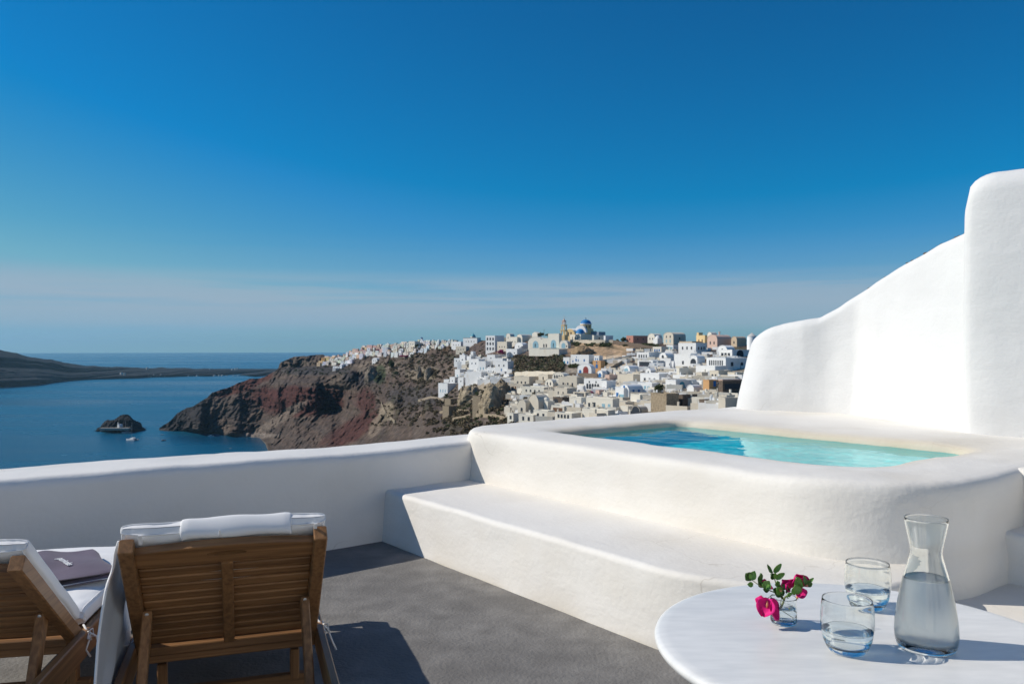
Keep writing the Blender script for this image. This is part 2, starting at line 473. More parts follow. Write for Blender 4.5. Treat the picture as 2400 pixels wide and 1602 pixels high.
    mixc(blob(1400,820,90,24)*0.95, (0.42, 0.285, 0.17))
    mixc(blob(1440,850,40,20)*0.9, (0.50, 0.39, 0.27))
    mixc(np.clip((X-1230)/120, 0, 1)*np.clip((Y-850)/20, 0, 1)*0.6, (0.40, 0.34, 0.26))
    veg = np.clip(fbm(A/9, Z/6, 4.4, 4, 81)*3.2-0.35, 0, 1)*np.clip((X-760)/150, 0, 1)
    veg = veg*np.interp(Y, [800, 860, 960, 1010], [1, .8, .7, .4])
    mixc(veg*0.85, (0.062, 0.060, 0.030))
    mixc(np.clip(fbm(A/14, Z/10, 9.4, 3, 83)*3-0.9, 0, 1)*np.clip((X-800)/100, 0, 1)*0.6, (0.12, 0.075, 0.04))
    mixc(blob(890,880,16,26)*0.8, (0.035, 0.055, 0.022))
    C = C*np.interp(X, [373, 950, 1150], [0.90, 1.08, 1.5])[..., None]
    C = C*np.clip(1+0.55*fbm(A/5.0, Z/3.6, D/8, 4, 91)+0.25*n4, .3, 2)[..., None]
    G = np.stack([(X-CX)/FPX*D2, D2, EYE-(Y-EL)/FPX*D2], -1)
    # back of the ridge falling to the sea on the far side
    back = []
    for dd, dz in ((260, -135), (120, -48), (45, -14), (14, -3)):
        g = G[0].copy(); k = (g[:, 1]+dd)/g[:, 1]
        g[:, 0] *= k; g[:, 1] *= k; g[:, 2] = np.maximum(g[:, 2]+dz, SEA-3)
        back.append(g)
    Gb = np.array(back); Cb = np.broadcast_to(C[0], (4,)+C[0].shape)
    # near slope under the terrace
    ys = np.array([1085,1110,1150,1200,1260,1340,1450,1600.])
    Yn = np.broadcast_to(ys[:, None], (len(ys), len(xs))); Xn = np.broadcast_to(xs[None], Yn.shape)
    Dn = DT(Xn, Yn); Gn = np.stack([(Xn-CX)/FPX*Dn, Dn, EYE-(Yn-EL)/FPX*Dn], -1)
    low = xs < 640
    Gn[:, low] = G[-1][None, low] + np.array([0, 0, -1.0])*np.arange(1, len(ys)+1)[:, None, None]
    Cn = np.empty(Gn.shape); Cn[:] = (0.20, 0.16, 0.12)
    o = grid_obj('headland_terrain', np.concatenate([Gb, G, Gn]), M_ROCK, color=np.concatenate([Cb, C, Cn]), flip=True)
    tag(o, kind='structure')
terrain()
def ground(x, y):
    """distance of the built headland surface at pixel x, y (clamped to its skyline)"""
    i = int(np.clip(np.searchsorted(TXS, x), 1, len(TXS)-1))
    t = (y-TSK[i])/(TBT[i]-TSK[i])*(TD2.shape[0]-1)
    if t < 0: return float(TD2[0, i])
    t = min(t, TD2.shape[0]-1.001); k = int(t)
    return float(TD2[k, i]*(1-t+k)+TD2[k+1, i]*(t-k))

# hill the terrace is cut into
ring = []
for r_, z_ in ((5.0, -2.5), (10.5, -4.6), (30, -22), (80, -62), (190, -131)):
    k = np.arange(64)/64*2*math.pi
    rr = r_*(1+0.08*np.sin(3*k)+0.05*np.sin(7*k+1))
    ring.append(np.stack([rr*np.cos(k), rr*np.sin(k)+1.5, np.full(64, float(z_))], -1))
G = np.array(ring); c = np.empty(G.shape); c[:] = (0.2, 0.16, 0.12)
tag(grid_obj('hillside', G, M_ROCK, wrap=True, color=c), kind='structure')

def island(name, SX, SY, BX, BY, deep, x0, x1, step, mat, base, amp, fs_, seed):
    xs = np.arange(x0, x1, step)
    sk = np.interp(xs, SX, SY); bt = np.interp(xs, BX, BY)
    sk = sk+amp[0]*fbm(xs/amp[1], 0*xs, 0.5, 4, seed)
    t = np.linspace(0, 1, 46)[:, None]
    Dw = (EYE-SEA)*FPX/(bt-EL)
    Y = sk[None]*(1-t)+bt[None]*t
    D = Dw[None]+deep*(1-t)**1.3
    X = np.broadcast_to(xs[None], Y.shape)
    A = (X-CX)/FPX*D; Z = EYE-(Y-EL)/FPX*D
    D2 = D - fs_[0]*np.clip(t*4, 0, 1)*np.clip((1-t)*6, 0, 1)*(ridged(A/fs_[1], Z/fs_[1]/1.3, 0.4, 5, seed+3)-0.2)
    C = np.empty(X.shape+(3,)); C[:] = base
    q = np.clip(fbm(A/fs_[1]*1.4, Z/fs_[1]*2.2, 1.2, 4, seed+9)*2.2, 0, 1)
    C = C*(1-q[..., None]) + np.array(base)*1.9*q[..., None]
    G = np.stack([(X-CX)/FPX*D2, D2, EYE-(Y-EL)/FPX*D2], -1)
    back = []
    for dd, kz in ((1.0, 0.0), (0.55, 0.45), (0.2, 0.85)):
        g = G[0].copy(); k = (g[:, 1]+dd*deep)/g[:, 1]; g[:, 0] *= k; g[:, 1] *= k
        g[:, 2] = (SEA-2)+(g[:, 2]-(SEA-2))*kz
        back.append(g)
    under = G[-1].copy(); under[:, 2] = SEA-6
    return X, Y, D, tag(grid_obj(name, np.concatenate([np.array(back), G, under[None]]), mat,
               color=np.concatenate([np.broadcast_to(C[0], (3,)+C[0].shape), C, C[-1][None]]), flip=True), kind='structure'), (C, A, Z)

island('far_island', [-1400,-500,-200,0,25,69,105,149,199,277,343,415,498,650,900], [800,806,812,821,824,836,840,848.5,855.5,859,862,862,864,866,868],
       [-1400,-300,0,83,166,277,387,553,650,900], [930,917,906.6,901,891,886,882,880,880,880], 700, -1400, 900, 6, M_ROCK_FAR, (0.013, 0.014, 0.017), (2.6, 20), (330, 150), 5)
island('rock_islet', [217,224,236,246,258,268,276,283,289,296,306,315,324,331,334,342], [1008,1006,999,985,983.5,983.5,978,972,969,970,975,985,986,990,1002,1005],
       [217,236,260,290,315,342], [1009,1011,1013,1013.5,1012,1006], 38, 217, 342, 0.8, M_ROCK, (0.018, 0.016, 0.016), (3.4, 5), (20, 9), 15)
# ------------------------------------------------------------------ the town
W_ = (0.86, 0.85, 0.82); CREAM = (0.80, 0.745, 0.63); BEIGE = (0.60, 0.47, 0.33); SAND = (0.71, 0.635, 0.51); GREY = (0.62, 0.56, 0.46)
YEL = (0.80, 0.60, 0.32); PINK = (0.56, 0.27, 0.20); ROSE = (0.70, 0.50, 0.40); ORANGE = (0.62, 0.36, 0.17); STONE = (0.44, 0.35, 0.24); DSTONE = (0.20, 0.155, 0.12)
GLASSD = far_mat((0.035, 0.045, 0.06), 'paint'); BLUE = far_mat((0.02, 0.16, 0.42), 'paint'); TEAL = far_mat((0.03, 0.28, 0.38), 'paint')
REDP = far_mat((0.30, 0.05, 0.04), 'paint'); WOODP = far_mat((0.20, 0.10, 0.05), 'paint'); LBLUE = far_mat((0.30, 0.50, 0.58), 'paint')
WHITEP = far_mat((0.78, 0.78, 0.76), 'paint'); DOMEB = far_mat((0.008, 0.20, 0.50), 'paint'); BUSHG = far_mat((0.05, 0.065, 0.025), 'stone')
BOUG = far_mat((0.28, 0.02, 0.10), 'stone'); SHADE_CLOTH = far_mat((0.70, 0.66, 0.58), 'paint'); PIPE = far_mat((0.12, 0.12, 0.12), 'paint')
_pieces = {}
def arch_poly(w, h, n=8):
    r = w/2
    return [(-r, 0), (r, 0), (r, h-r)] + [(r*math.cos(a), h-r+r*math.sin(a)) for a in (math.pi*k/n for k in range(1, n))] + [(-r, h-r)]
def piece(kind, w, h, mat):
    """shared mesh of a window or door, facing -y, base centre at the origin"""
    k = (kind, round(w, 1), round(h, 1), mat.name)
    if k not in _pieces:
        w, h = round(w, 1), round(h, 1); m = MB()
        if kind in ('arch', 'archdoor'): m.prism(arch_poly(w, max(h, w*0.6)), -0.06, 0.10)
        else: m.box((-w/2, -0.06, 0), (w/2, 0.10, h))
        _pieces[k] = m.data('door' if 'door' in kind else 'window', mat)
    return _pieces[k]
FLD = [R(26), R(35), R(45)]
def frame_at(x, y, theta=35, d=None, dz=0.0):
    if d is None: d = ground(x, y)-0.4
    p = PD(x, y, d); p.z += dz
    return p, -R(theta)-math.atan2(x-CX, FPX), d
def house(xl, xc, xr, yt, yb, color=W_, label='', roof='flat', theta=35, front=(), side=(), kind='plaster', cat='house', name='house', group=None, d=None, wm=None, sink=4.0, vh=0.42, chimney=False, detail=True, roofcol=None):
    theta = min(60, max(42, theta+15))
    p, rz, d = frame_at(xc, yb, theta, d)
    s = d/FPX
    WL = max(1.5, (xc-xl)*s/math.cos(R(theta))); WR = max(3.0, (xr-xc)*s/max(0.35, math.sin(R(theta)))); H = (yb-yt)*s
    if xr-xc < 2: WR = max(4.0, WL*0.7)
    mat = far_mat(color, kind)
    t = empty(name, p, rz); tag(t, label, cat, group)
    m = MB()
    if roof == 'vault':
        a = min(WL*vh, H*0.6)
        poly = [(-WL, -sink), (0, -sink), (0, H-a)] + [(-WL/2+WL/2*math.cos(q), H-a+a*math.sin(q)) for q in (math.pi*k/12 for k in range(1, 12))] + [(-WL, H-a)]
        m.prism(poly, 0, WR); m.build('wall', mat, t)
        if detail:
            poly = [(-WL/2+(WL/2+.12)*math.cos(q), H-a+(a+.12)*math.sin(q)) for q in (math.pi*k/12 for k in range(13))]
            poly += [(-WL/2+(WL/2)*math.cos(q), H-a+a*math.sin(q)) for q in (math.pi*k/12 for k in range(12, -1, -1))]
            m = MB(); m.prism(poly, -0.12, 0.25); m.build('parapet', mat, t)
    elif roof == 'gable':
        a = H*0.28
        m.prism([(-WL, -sink), (0, -sink), (0, H-a), (-WL/2, H), (-WL, H-a)], 0, WR); m.build('wall', mat, t)
    else:
        m.box((-WL, 0, -sink), (0, WR, H-0.35)); m.build('wall', mat, t)
        if detail:
            q = MB(); w = 0.3
            q.box((-WL-.04, -.04, H-0.35), (.04, w, H)); q.box((-WL-.04, WR-w, H-0.35), (.04, WR+.04, H))
            q.box((-WL-.04, w, H-0.35), (-WL+w, WR-w, H)); q.box((.04-w, w, H-0.35), (.04, WR-w, H))
            q.build('parapet', far_mat(roofcol or color, kind), t)
        if roof == 'dome':
            r = min(WL, WR)*0.40
            q = MB(); q.lathe([(r*1.04, 0), (r*1.04, r*0.35), (r, r*0.36)] + [(r*math.cos(z), r*0.36+r*math.sin(z)) for z in (math.pi/2*k/8 for k in range(1, 9))], 24, (-WL/2, WR/2, H-0.35))
            q.build('dome', mat if roofcol is None else far_mat(roofcol, 'paint'), t, True)
    for spec in front:                     # (fraction across, height fraction of base, width m, height m, kind, material)
        fx, fz, w, h, kd, mt = spec
        o = link(bpy.data.objects.new('door' if 'door' in kd else 'window', piece(kd, w, h, mt)), t)
        o.location = (-WL+fx*WL, 0, fz*H)
    for spec in side:
        fx, fz, w, h, kd, mt = spec
        o = link(bpy.data.objects.new('door' if 'door' in kd else 'window', piece(kd, w, h, mt)), t)
        o.location = (0, fx*WR, fz*H); o.rotation_euler = (0, 0, R(90))
    if chimney:
        q = MB(); q.box((-WL*.5-.3, WR*.5-.3, H-.5), (-WL*.5+.3, WR*.5+.3, H+1.8)); q.box((-WL*.5-.42, WR*.5-.42, H+1.3), (-WL*.5+.42, WR*.5+.42, H+1.5)); q.build('chimney', mat, t)
    return t
def wins(n, fz=0.35, w=0.9, h=1.3, kind='win', mat=None, a=0.12, b=0.88):
    mat = mat or GLASSD
    return [(a+(b-a)*(i+0.5)/n, fz, w, h, kind, mat) for i in range(n)]

# the blue-domed yellow church
def church():
    d = ground(1372, 795)+6
    p, rz, _ = frame_at(1358, 794, 38, d); s = d/FPX
    t = empty('church', p, rz); tag(t, 'yellow church with two blue domes on top of the ridge', 'church')
    ym = far_mat(YEL); wm = far_mat(W_)
    def X(k): return k*s                              # photo pixels to metres
    L = X(26); Wd = X(44)
    # nave, gabled face to the left, vault along it
    m = MB()
    w, H, a = X(25), X(24), X(8)
    poly = [(-w-X(14), -5), (X(2)-X(14), -5), (X(2)-X(14), H-a)] + [(-w/2-X(14)+w/2*math.cos(q), H-a+a*math.sin(q)) for q in (math.pi*k/12 for k in range(1, 12))] + [(-w-X(14), H-a)]
    m.prism(poly, X(-4), X(60)); m.build('nave', ym, t)
    m = MB(); m.prism([(-w/2-X(14)+(w/2+.3)*math.cos(q), H-a+(a+.3)*math.sin(q)) for q in (math.pi*k/12 for k in range(13))]+[(-w/2-X(14)+(w/2-.2)*math.cos(q), H-a+(a-.2)*math.sin(q)) for q in (math.pi*k/12 for k in range(12, -1, -1))], X(-3), X(60)); m.build('roof', wm, t, True)
    # crossing arm with the white arch and small dome facing right-front
    m = MB(); m.box((-X(15), X(8), -5), (X(12), X(50), X(19))); m.build('crossing', ym, t)
    cx, cy = -X(2), X(28)
    m = MB(); ra = X(17)
    ring = [(cx+ra*math.cos(q), X(15)+ra*math.sin(q)*1.0) for q in (math.pi*k/16 for k in range(17))]
    m.prism(ring, X(6), X(12)); m.build('arch_wall', wm, t)
    m = MB(); r = X(11)
    m.lathe([(r*1.06, -3), (r*1.06, X(13))], 24, (cx+X(1), X(6), 0)); m.build('apse', far_mat(CREAM), t, True)
    m = MB(); m.lathe([(r*1.06, 0)]+[(r*1.02*math.cos(q), r*1.0*math.sin(q)) for q in (math.pi/2*k/8 for k in range(9))], 28, (cx+X(1), X(6), X(13.02))); m.build('small_dome', DOMEB, t, True)
    # drum with tall windows, white ring, main dome, cross
    dx, dy = -X(1), X(26); rd = X(13.2); zb = X(24)
    m = MB(); m.lathe([(rd, 0), (rd, X(11))], 12, (dx, dy, zb)); m.build('drum', ym, t)
    m = MB(); m.box((dx-rd*.95, dy-rd*.95, X(17)), (dx+rd*.95, dy+rd*.95, zb+.1)); m.build('drum_base', ym, t)
    m = MB(); m.lathe([(rd*1.0, 0), (rd*1.06, .05), (rd*1.06, X(2.4)), (rd*.9, X(2.5))], 24, (dx, dy, zb+X(10.2))); m.build('drum_cornice', wm, t)
    m = MB(); rr = X(12.6); m.lathe([(rr, 0)]+[(rr*math.cos(q), X(9.8)*math.sin(q)) for q in (math.pi/2*k/10 for k in range(11))], 32, (dx, dy, zb+X(12.4))); m.build('dome', DOMEB, t, True)
    q = MB(); zt = zb+X(22); q.box((dx-.12, dy-.12, zt-.3), (dx+.12, dy+.12, zt+X(5))); q.box((dx-X(1.3), dy-.12, zt+X(3)), (dx+X(1.3), dy+.12, zt+X(3.6))); q.lathe([(0, 0), (X(.9), X(.6)), (X(.9), X(1.2)), (0, X(1.8))], 10, (dx, dy, zt-.3)); q.build('cross', far_mat((.02, .05, .12), 'paint'), t)
    for k in range(12):
        a_ = 2*math.pi*(k+.5)/12
        o = link(bpy.data.objects.new('window', piece('arch', 0.8, X(6), GLASSD)), t)
        rr = rd*math.cos(math.pi/12)
        o.location = (dx+rr*math.cos(a_), dy+rr*math.sin(a_), zb+X(2)); o.rotation_euler = (0, 0, a_+math.pi/2)
    for fx in (-X(34), -X(26)):
        o = link(bpy.data.objects.new('window', piece('arch', 1.0, 3.0, GLASSD)), t); o.location = (fx+X(4), X(-4), X(7))
    m = MB(); m.box((X(8), X(30), X(2)), (X(34), X(56), X(17))); m.build('back_hall', far_mat((.33, .38, .44)), t)
    # bell tower
    p2, rz2, d2 = frame_at(1322, 794, 38, d-2)
    tw = empty('bell_tower', p2, rz2); tag(tw, 'yellow tiered bell tower with open arches beside the domed church', 'bell tower')
    def tier(z0, z1, hw, op):
        q = MB(); c = hw*0.36
        for sx in (-1, 1):
            for sy in (-1, 1):
                q.box((min(sx*hw, sx*(hw-c)), min(sy*hw, sy*(hw-c)), z0), (max(sx*hw, sx*(hw-c)), max(sy*hw, sy*(hw-c)), z1-op))
        q.box((-hw, -hw, z1-op), (hw, hw, z1)); q.box((-hw*1.12, -hw*1.12, z1), (hw*1.12, hw*1.12, z1+.35))
        return q
    m = MB(); m.box((-X(6.5), -X(6.5), -5), (X(6.5), X(6.5), X(9))); m.build('tower_base', far_mat(YEL), tw)
    tier(X(9), X(20), X(6.0), X(2)).build('lower_tier', far_mat(YEL), tw)
    tier(X(20.5), X(32), X(4.8), X(2)).build('middle_tier', far_mat(YEL), tw)
    tier(X(32.5), X(42), X(3.4), X(2)).build('upper_tier', far_mat(ROSE), tw)
    m = MB(); m.lathe([(X(3.0), 0), (X(2.6), X(1.5)), (X(1.2), X(4)), (X(.4), X(6)), (0.1, X(10)), (0, X(13))], 12, (0, 0, X(42.4))); m.build('spire', far_mat(ROSE), tw)
    for zz, rr in ((X(14), X(2.2)), (X(26), X(1.8))):
        q = MB(); q.lathe([(rr, 0), (rr*.75, rr*.5), (rr*.5, rr*1.2), (0, rr*1.5)], 12, (0, 0, zz)); q.build('bell', far_mat((.12, .09, .04), 'paint'), tw)
church()

E = []
def H(*a, **k): return house(*a, **k)
# ---- along the ridge, right of the church
H(1335,1361,1390,783,800,CREAM,'low cream house with tall slit windows directly below the yellow church', front=wins(3,.3,.7,2.0,'arch'))
H(1388,1392,1417,785,801,CREAM,'narrow cream house just right of the yellow church with one dark window', side=wins(1,.4,1,1.2))
H(1415,1419,1437,786,801,W_,'small white-edged block house standing last on the church terrace')
H(1336,1362,1400,780,786,W_,'long white flat roof behind the houses under the church', detail=False)
H(1468,1484,1518,786,804,PINK,'long terracotta pink flat house on the ridge beside dark trees', front=wins(1,.4), side=wins(2,.45,.8,1))
H(1518,1535,1552,781,802,CREAM,'cream vaulted house on the ridge right of the pink house', roof='vault', front=wins(2,.3,.8,1.2))
H(1531,1541,1553,793,806,W_,'little white domed chapel in front of the cream vaulted ridge house', roof='dome', name='chapel', cat='chapel')
H(1555,1578,1607,778,807,SAND,'tall sand coloured two storey house with vaulted roof on the ridge', roof='vault', vh=.25, front=wins(2,.15,1,2,'door',LBLUE)+wins(2,.55), side=wins(1,.4))
H(1632,1652,1660,785,806,YEL,'bright yellow flat house on the ridge', front=wins(2,.3,.8,1.2))
H(1633,1637.5,1641,779,806,YEL,'slim yellow tower at the corner of the yellow ridge house', name='tower', cat='tower')
H(1658,1681,1714,784,816,ROSE,'large rosy beige vaulted building on the ridge with one chimney', roof='vault', vh=.30, chimney=True, front=wins(2,.3,.9,1.6,'arch'))
H(1658,1668,1680,778,790,CREAM,'small cream vault rising behind the large rosy vaulted building', roof='vault', d=440)
H(1714,1727,1749,788,812,BEIGE,'brownish beige vaulted house at the right end of the ridge', roof='vault', front=wins(1,.3,.9,1.4,'arch'))
# round windmill tower
p, rz, d = frame_at(1762, 832); s = d/FPX
t = empty('windmill_tower', p, rz); tag(t, 'round white windmill tower peeking out beside the high white wall', 'windmill tower')
m = MB(); m.lathe([(11.5*s, -4), (10.5*s, 42*s), (9.6*s, 44*s)], 24); m.build('wall', far_mat(W_), t, True)
m = MB(); m.lathe([(10.6*s, 0), (0, 9*s)], 24, (0, 0, 44*s)); m.build('roof', far_mat((.6,.58,.54)), t, True)
H(1590,1631,1656,803,830,W_,'large white two storey house with three dark windows and blue shutters', theta=24, front=wins(3,.42,.9,1.5,'win',GLASSD), side=wins(3,.4,.9,1.5,'win',GLASSD))
H(1592,1622,1656,798,808,BEIGE,'brown flat block behind the large white two storey house', detail=False, d=445)
H(1580,1618,1634,829,862,W_,'white house with a single dark window below the two storey house', theta=24, front=[(.55,.25,1,1.5,'win',GLASSD)], side=wins(1,.2,3,3,'arch'))
H(1616,1634,1652,832,862,W_,'white house with a wide dark arch beside the single window house', roof='vault', theta=20, vh=.3, front=wins(1,0.12,3.2,3.4,'archdoor'))
H(1682,1704,1722,809,828,W_,'white barrel vaulted house below the rosy vaulted building', roof='vault', front=wins(1,.3,.8,1.2))
H(1686,1716,1756,819,840,W_,'white house with shaded porch and one wide arched window', front=wins(3,.1,1.6,2.2,'door',GLASSD), side=[(.45,.15,4,3.4,'arch',GLASSD)])
H(1656,1701,1758,838,871,W_,'broad white house with a row of small columns and one square window', theta=28, front=wins(7,.45,.55,2.0,'win',GLASSD), side=[(.25,.4,1.4,1.6,'win',GLASSD),(.65,.1,1.5,3.2,'archdoor',GLASSD)])
H(1631,1676,1702,857,882,W_,'plain white terrace block under the house with small columns', theta=28)
H(1586,1592,1632,862,891,CREAM,'white house turned so its long grey shaded side faces the pool', side=wins(2,.08,1,2.1,'door',WOODP))
H(1492,1521,1556,825,846,W_,'white terraced house with four upright slots below the dark ridge wall', theta=25, front=wins(4,.2,.8,2.4,'win',GLASSD))
H(1494,1530,1556,845,862,W_,'white pergola house with two large square dark openings', theta=18, front=wins(3,.15,2.6,2.4,'win',GLASSD))
H(1460,1476,1497,856,878,W_,'white vaulted house with pale blue glass front above the big blank wall', roof='vault', front=[(.5,.05,3,2.8,'archdoor',LBLUE)])
H(1514,1525,1536,862,881,W_,'narrow white gabled house between red flowering bushes', roof='gable', front=wins(1,.3,.7,1.1))
H(1447,1484,1506,877,903,SAND,'house with a big blank cream wall below the white vaulted house', theta=30)
H(1500,1545,1566,875,899,W_,'long white house with an outside stair below the red bushes', theta=22, front=wins(3,.2,.9,1.3))
H(1560,1584,1632,890,914,W_,'white house with rounded dark arched doorway beside the parasols', theta=30, front=wins(1,.2,.9,1.3), side=[(.3,.0,2.6,3,'archdoor',TEAL)])
H(1495,1528,1545,897,918,W_,'white house with three low doors above the stone wall', theta=20, front=wins(3,.0,1.1,2.1,'door',LBLUE))
H(1442,1462,1474,908,936,W_,'white house with bright blue door at its lower left corner', front=[(.25,.05,1.2,2.1,'door',BLUE),(.72,.05,2.6,1.6,'win',LBLUE)])
H(1452,1474,1508,901,935,W_,'white vaulted house with a tall blue arched window beside the blue door house', roof='vault', front=[(.5,.5,1.1,2.2,'arch',BLUE)], side=wins(2,.35,.9,1.5,'win',BLUE))
H(1478,1500,1519,924,950,CREAM,'low cream retaining house front below the vaulted blue window house')
H(1525,1562,1591,922,966,STONE,'bare tan stone block building with no windows above the pool edge', kind='stone', name='stone_building', cat='stone building')
H(1590,1600,1645,925,955,DSTONE,'dark weathered stone building right of the tan stone block', kind='stone', name='stone_building', cat='stone building', side=wins(1,.1,1.2,2,'door'))
H(1648,1662,1685,890,914,ORANGE,'orange plastered house with a blue window next to the dark barn', side=[(.55,.35,1.1,1.8,'win',BLUE)])
H(1684,1694,1738,889,931,DSTONE,'dark open fronted barn of weathered boards under a flat pale roof', kind='stone', roofcol=ROSE, side=wins(3,.45,2.0,1.6,'win',GLASSD), name='barn', cat='barn')
H(1684,1700,1737,932,966,GREY,'plain grey concrete block at the foot of the high white wall')
H(1639,1651,1679,936,960,DSTONE,'small ruined dark stone hut left of the lamp post', kind='stone', side=wins(1,.1,1.3,1.6,'door'), name='stone_hut', cat='stone hut')
H(1481,1500,1519,952,972,SAND,'half buried vault with dark round mouth right above the pool', roof='vault', theta=6, vh=.5, front=[(.5,0,4.2,2.6,'archdoor',GLASSD)])
H(1372,1436,1447,934,964,CREAM,'cream house with two pale doors near the pool edge', theta=14, front=[(.12,.25,.8,1.2,'win',GLASSD),(.3,.1,1.3,2.0,'win',GLASSD),(.66,.05,1.2,2.0,'door',LBLUE),(.87,.05,1.0,2.0,'door',LBLUE)])
H(1363,1425,1440,961,980,CREAM,'long low cream wall house closest to the pool corner', theta=12)
H(1396,1404,1412,914,932,ROSE,'tiny pink house with small dark window between trees', front=wins(1,.3,.6,.9))
H(1410,1422,1443,892,919,W_,'white house with a small red door beside the green trees', front=[(.5,.05,.9,1.8,'door',REDP)], side=())
H(1418,1428,1447,878,899,ROSE,'rosy house with two arched windows above the red door house', front=wins(2,.3,.7,1.3,'arch'))
H(1368,1410,1419,888,913,W_,'white house with a row of five dark arcade arches', theta=16, front=wins(5,.03,1.1,2.2,'archdoor')+wins(2,.6,.6,.8))
H(1309,1352,1369,883,909,GREY,'grey plastered house with lean roof left of the arcade house', theta=20, front=wins(3,.15,.8,1.4))
H(1299,1329,1351,909,931,GREY,'grey flat house with two tiny windows below the lean roof house', front=wins(2,.3,.6,1.0))
H(1389,1408,1418,845,872,ORANGE,'orange house with blue arched window in the middle of the slope', front=[(.5,.35,1.5,2,'arch',BLUE),(.5,.78,.6,.9,'arch',BLUE)], theta=22)
H(1353,1386,1392,852,880,W_,'white house with a large arched red doorway below the long blue window house', theta=14, roof='vault', vh=.3, front=[(.6,.03,3.4,4.2,'archdoor',REDP),(.2,.05,1.6,2.4,'archdoor',BLUE)])
H(1337,1380,1392,831,854,W_,'long white house with small blue windows below the ochre cliff', theta=14, front=[(.12,.2,.7,1.1,'win',BLUE),(.3,.3,.9,1.6,'arch',BLUE),(.42,.3,.5,1.2,'win',BLUE),(.75,.3,.9,1.4,'arch',BLUE),(.33,.72,.5,.5,'win',BLUE)])
H(1320,1334,1341,837,854,W_,'small white cube with teal door at the end of the long blue window house', theta=18, front=[(.2,.03,1,1.8,'door',TEAL),(.75,.1,.9,1.6,'arch',BLUE)])
H(1392,1404,1412,833,852,W_,'narrow white house with blue windows right of the long house', theta=20, front=wins(2,.45,.6,1.0,'win',BLUE))
H(1400,1412,1420,868,884,W_,'little white arch house under the orange house', roof='vault', front=[(.5,0,1.8,2,'archdoor',BLUE)])
# ---- mansion terrace left of the church
H(1237,1272,1284,789,816,CREAM,'cream mansion wing with a wide pale blue arch facing the pool', theta=8, roof='vault', vh=.28, front=[(.52,.03,5.6,5.2,'archdoor',LBLUE),(.5,.1,1.2,2.6,'arch',GLASSD)])
H(1270,1285,1290,792,816,CREAM,'flat middle part of the cream mansion between its arches', theta=8, front=wins(2,.1,1.1,2.4,'door'))
H(1284,1310,1316,781,816,CREAM,'tall middle block of the cream mansion with pale blue arch', theta=8, front=[(.5,.03,5,5.6,'archdoor',LBLUE),(.5,.08,1,2.8,'arch',GLASSD)])
H(1310,1331,1337,797,816,CREAM,'small right hand vault of the cream mansion', theta=8, roof='vault', front=[(.5,.03,3.6,3.6,'archdoor',LBLUE),(.85,.15,.7,1.2,'win',GLASSD)])
H(1247,1260,1268,777,791,CREAM,'cream pediment gable rising behind the mansion arches', roof='gable', d=640)
H(1237,1310,1330,817,833,CREAM,'long low terrace wall house carrying the mansion pool', theta=6, sink=.4)
H(1186,1212,1237,817,833,W_,'white house with one arched blue window below the mansion', theta=18, front=[(.3,.15,1.5,2,'arch',BLUE),(.75,.3,.6,.8,'win',GLASSD)])
H(1206,1226,1238,802,818,W_,'white soft cornered vaulted chapel house left of the mansion', roof='vault', vh=.4, front=wins(1,.3,.9,1.2,'arch'))
H(1186,1196,1206,781,798,CREAM,'tall cream vault on the skyline left of the mansion', roof='vault', front=wins(1,.3,.8,1.4,'arch'))
H(1211,1224,1248,783,803,CREAM,'cream stepped house on the skyline next to the mansion', front=wins(2,.4,.7,1.1), roof='vault')
H(1196,1212,1222,789,808,CREAM,'small cream house squeezed between two skyline vaults', front=wins(2,.3,.7,1.1))
H(1138,1160,1182,786,823,W_,'white three storey house with rows of dark arched windows', theta=18, front=[(f,z,1.6,2.4,'arch',GLASSD) for f in (.2,.5,.8) for z in (.08,.40,.70)])
H(1160,1175,1188,790,808,CREAM,'cream flat house directly right of the three storey arcade house', front=wins(2,.3,.8,1.2))
H(1165,1188,1200,800,822,SAND,'sand coloured house on the slope above the magenta bush', front=wins(3,.35,.8,1.2))
H(1085,1118,1127,791,804,W_,'long white hall with dark brown roof edge on the skyline', theta=12, roofcol=DSTONE, front=wins(4,.2,.7,1.2))
# small blue cupola
p, rz, d = frame_at(1109, 791, 30); s = d/FPX; d_ = d
t = empty('cupola', p, rz); tag(t, 'pale teal cupola of a distant chapel on the skyline', 'chapel dome')
m = MB(); m.lathe([(6*s, -2), (6*s, 3*s)], 16); m.build('drum', far_mat(CREAM), t)
m = MB(); m.lathe([(5.6*s, 0)]+[(5.4*s*math.cos(q), 5.4*s*math.sin(q)) for q in (math.pi/2*k/6 for k in range(1, 6))]+[(.5*s, 6.5*s), (0, 10*s)], 16, (0, 0, 3*s)); m.build('dome', far_mat((.12,.42,.5), 'paint'), t, True)
H(1058,1080,1087,800,814,W_,'white flat house left of the brown roofed hall', front=wins(3,.35,.8,1.1))
H(1068,1092,1100,811,824,SAND,'low sand house on the slope under the brown roofed hall', theta=15, front=wins(3,.3,.8,1.1))
H(1077,1090,1096,831,848,W_,'white domed hut standing alone in the brown scrub', roof='dome', front=wins(1,.1,1.6,1.8,'archdoor'))
H(1103,1109,1113,823,838,W_,'narrow white belfry hut in the brown scrub', roof='vault', front=wins(1,.2,.8,1.6,'arch'))
H(1064,1082,1094,839,849,W_,'low white terrace house below the domed hut', theta=15, front=wins(2,.2,.8,1.2))
H(1094,1104,1112,834,846,W_,'tiny white cube between the domed hut and the belfry hut')
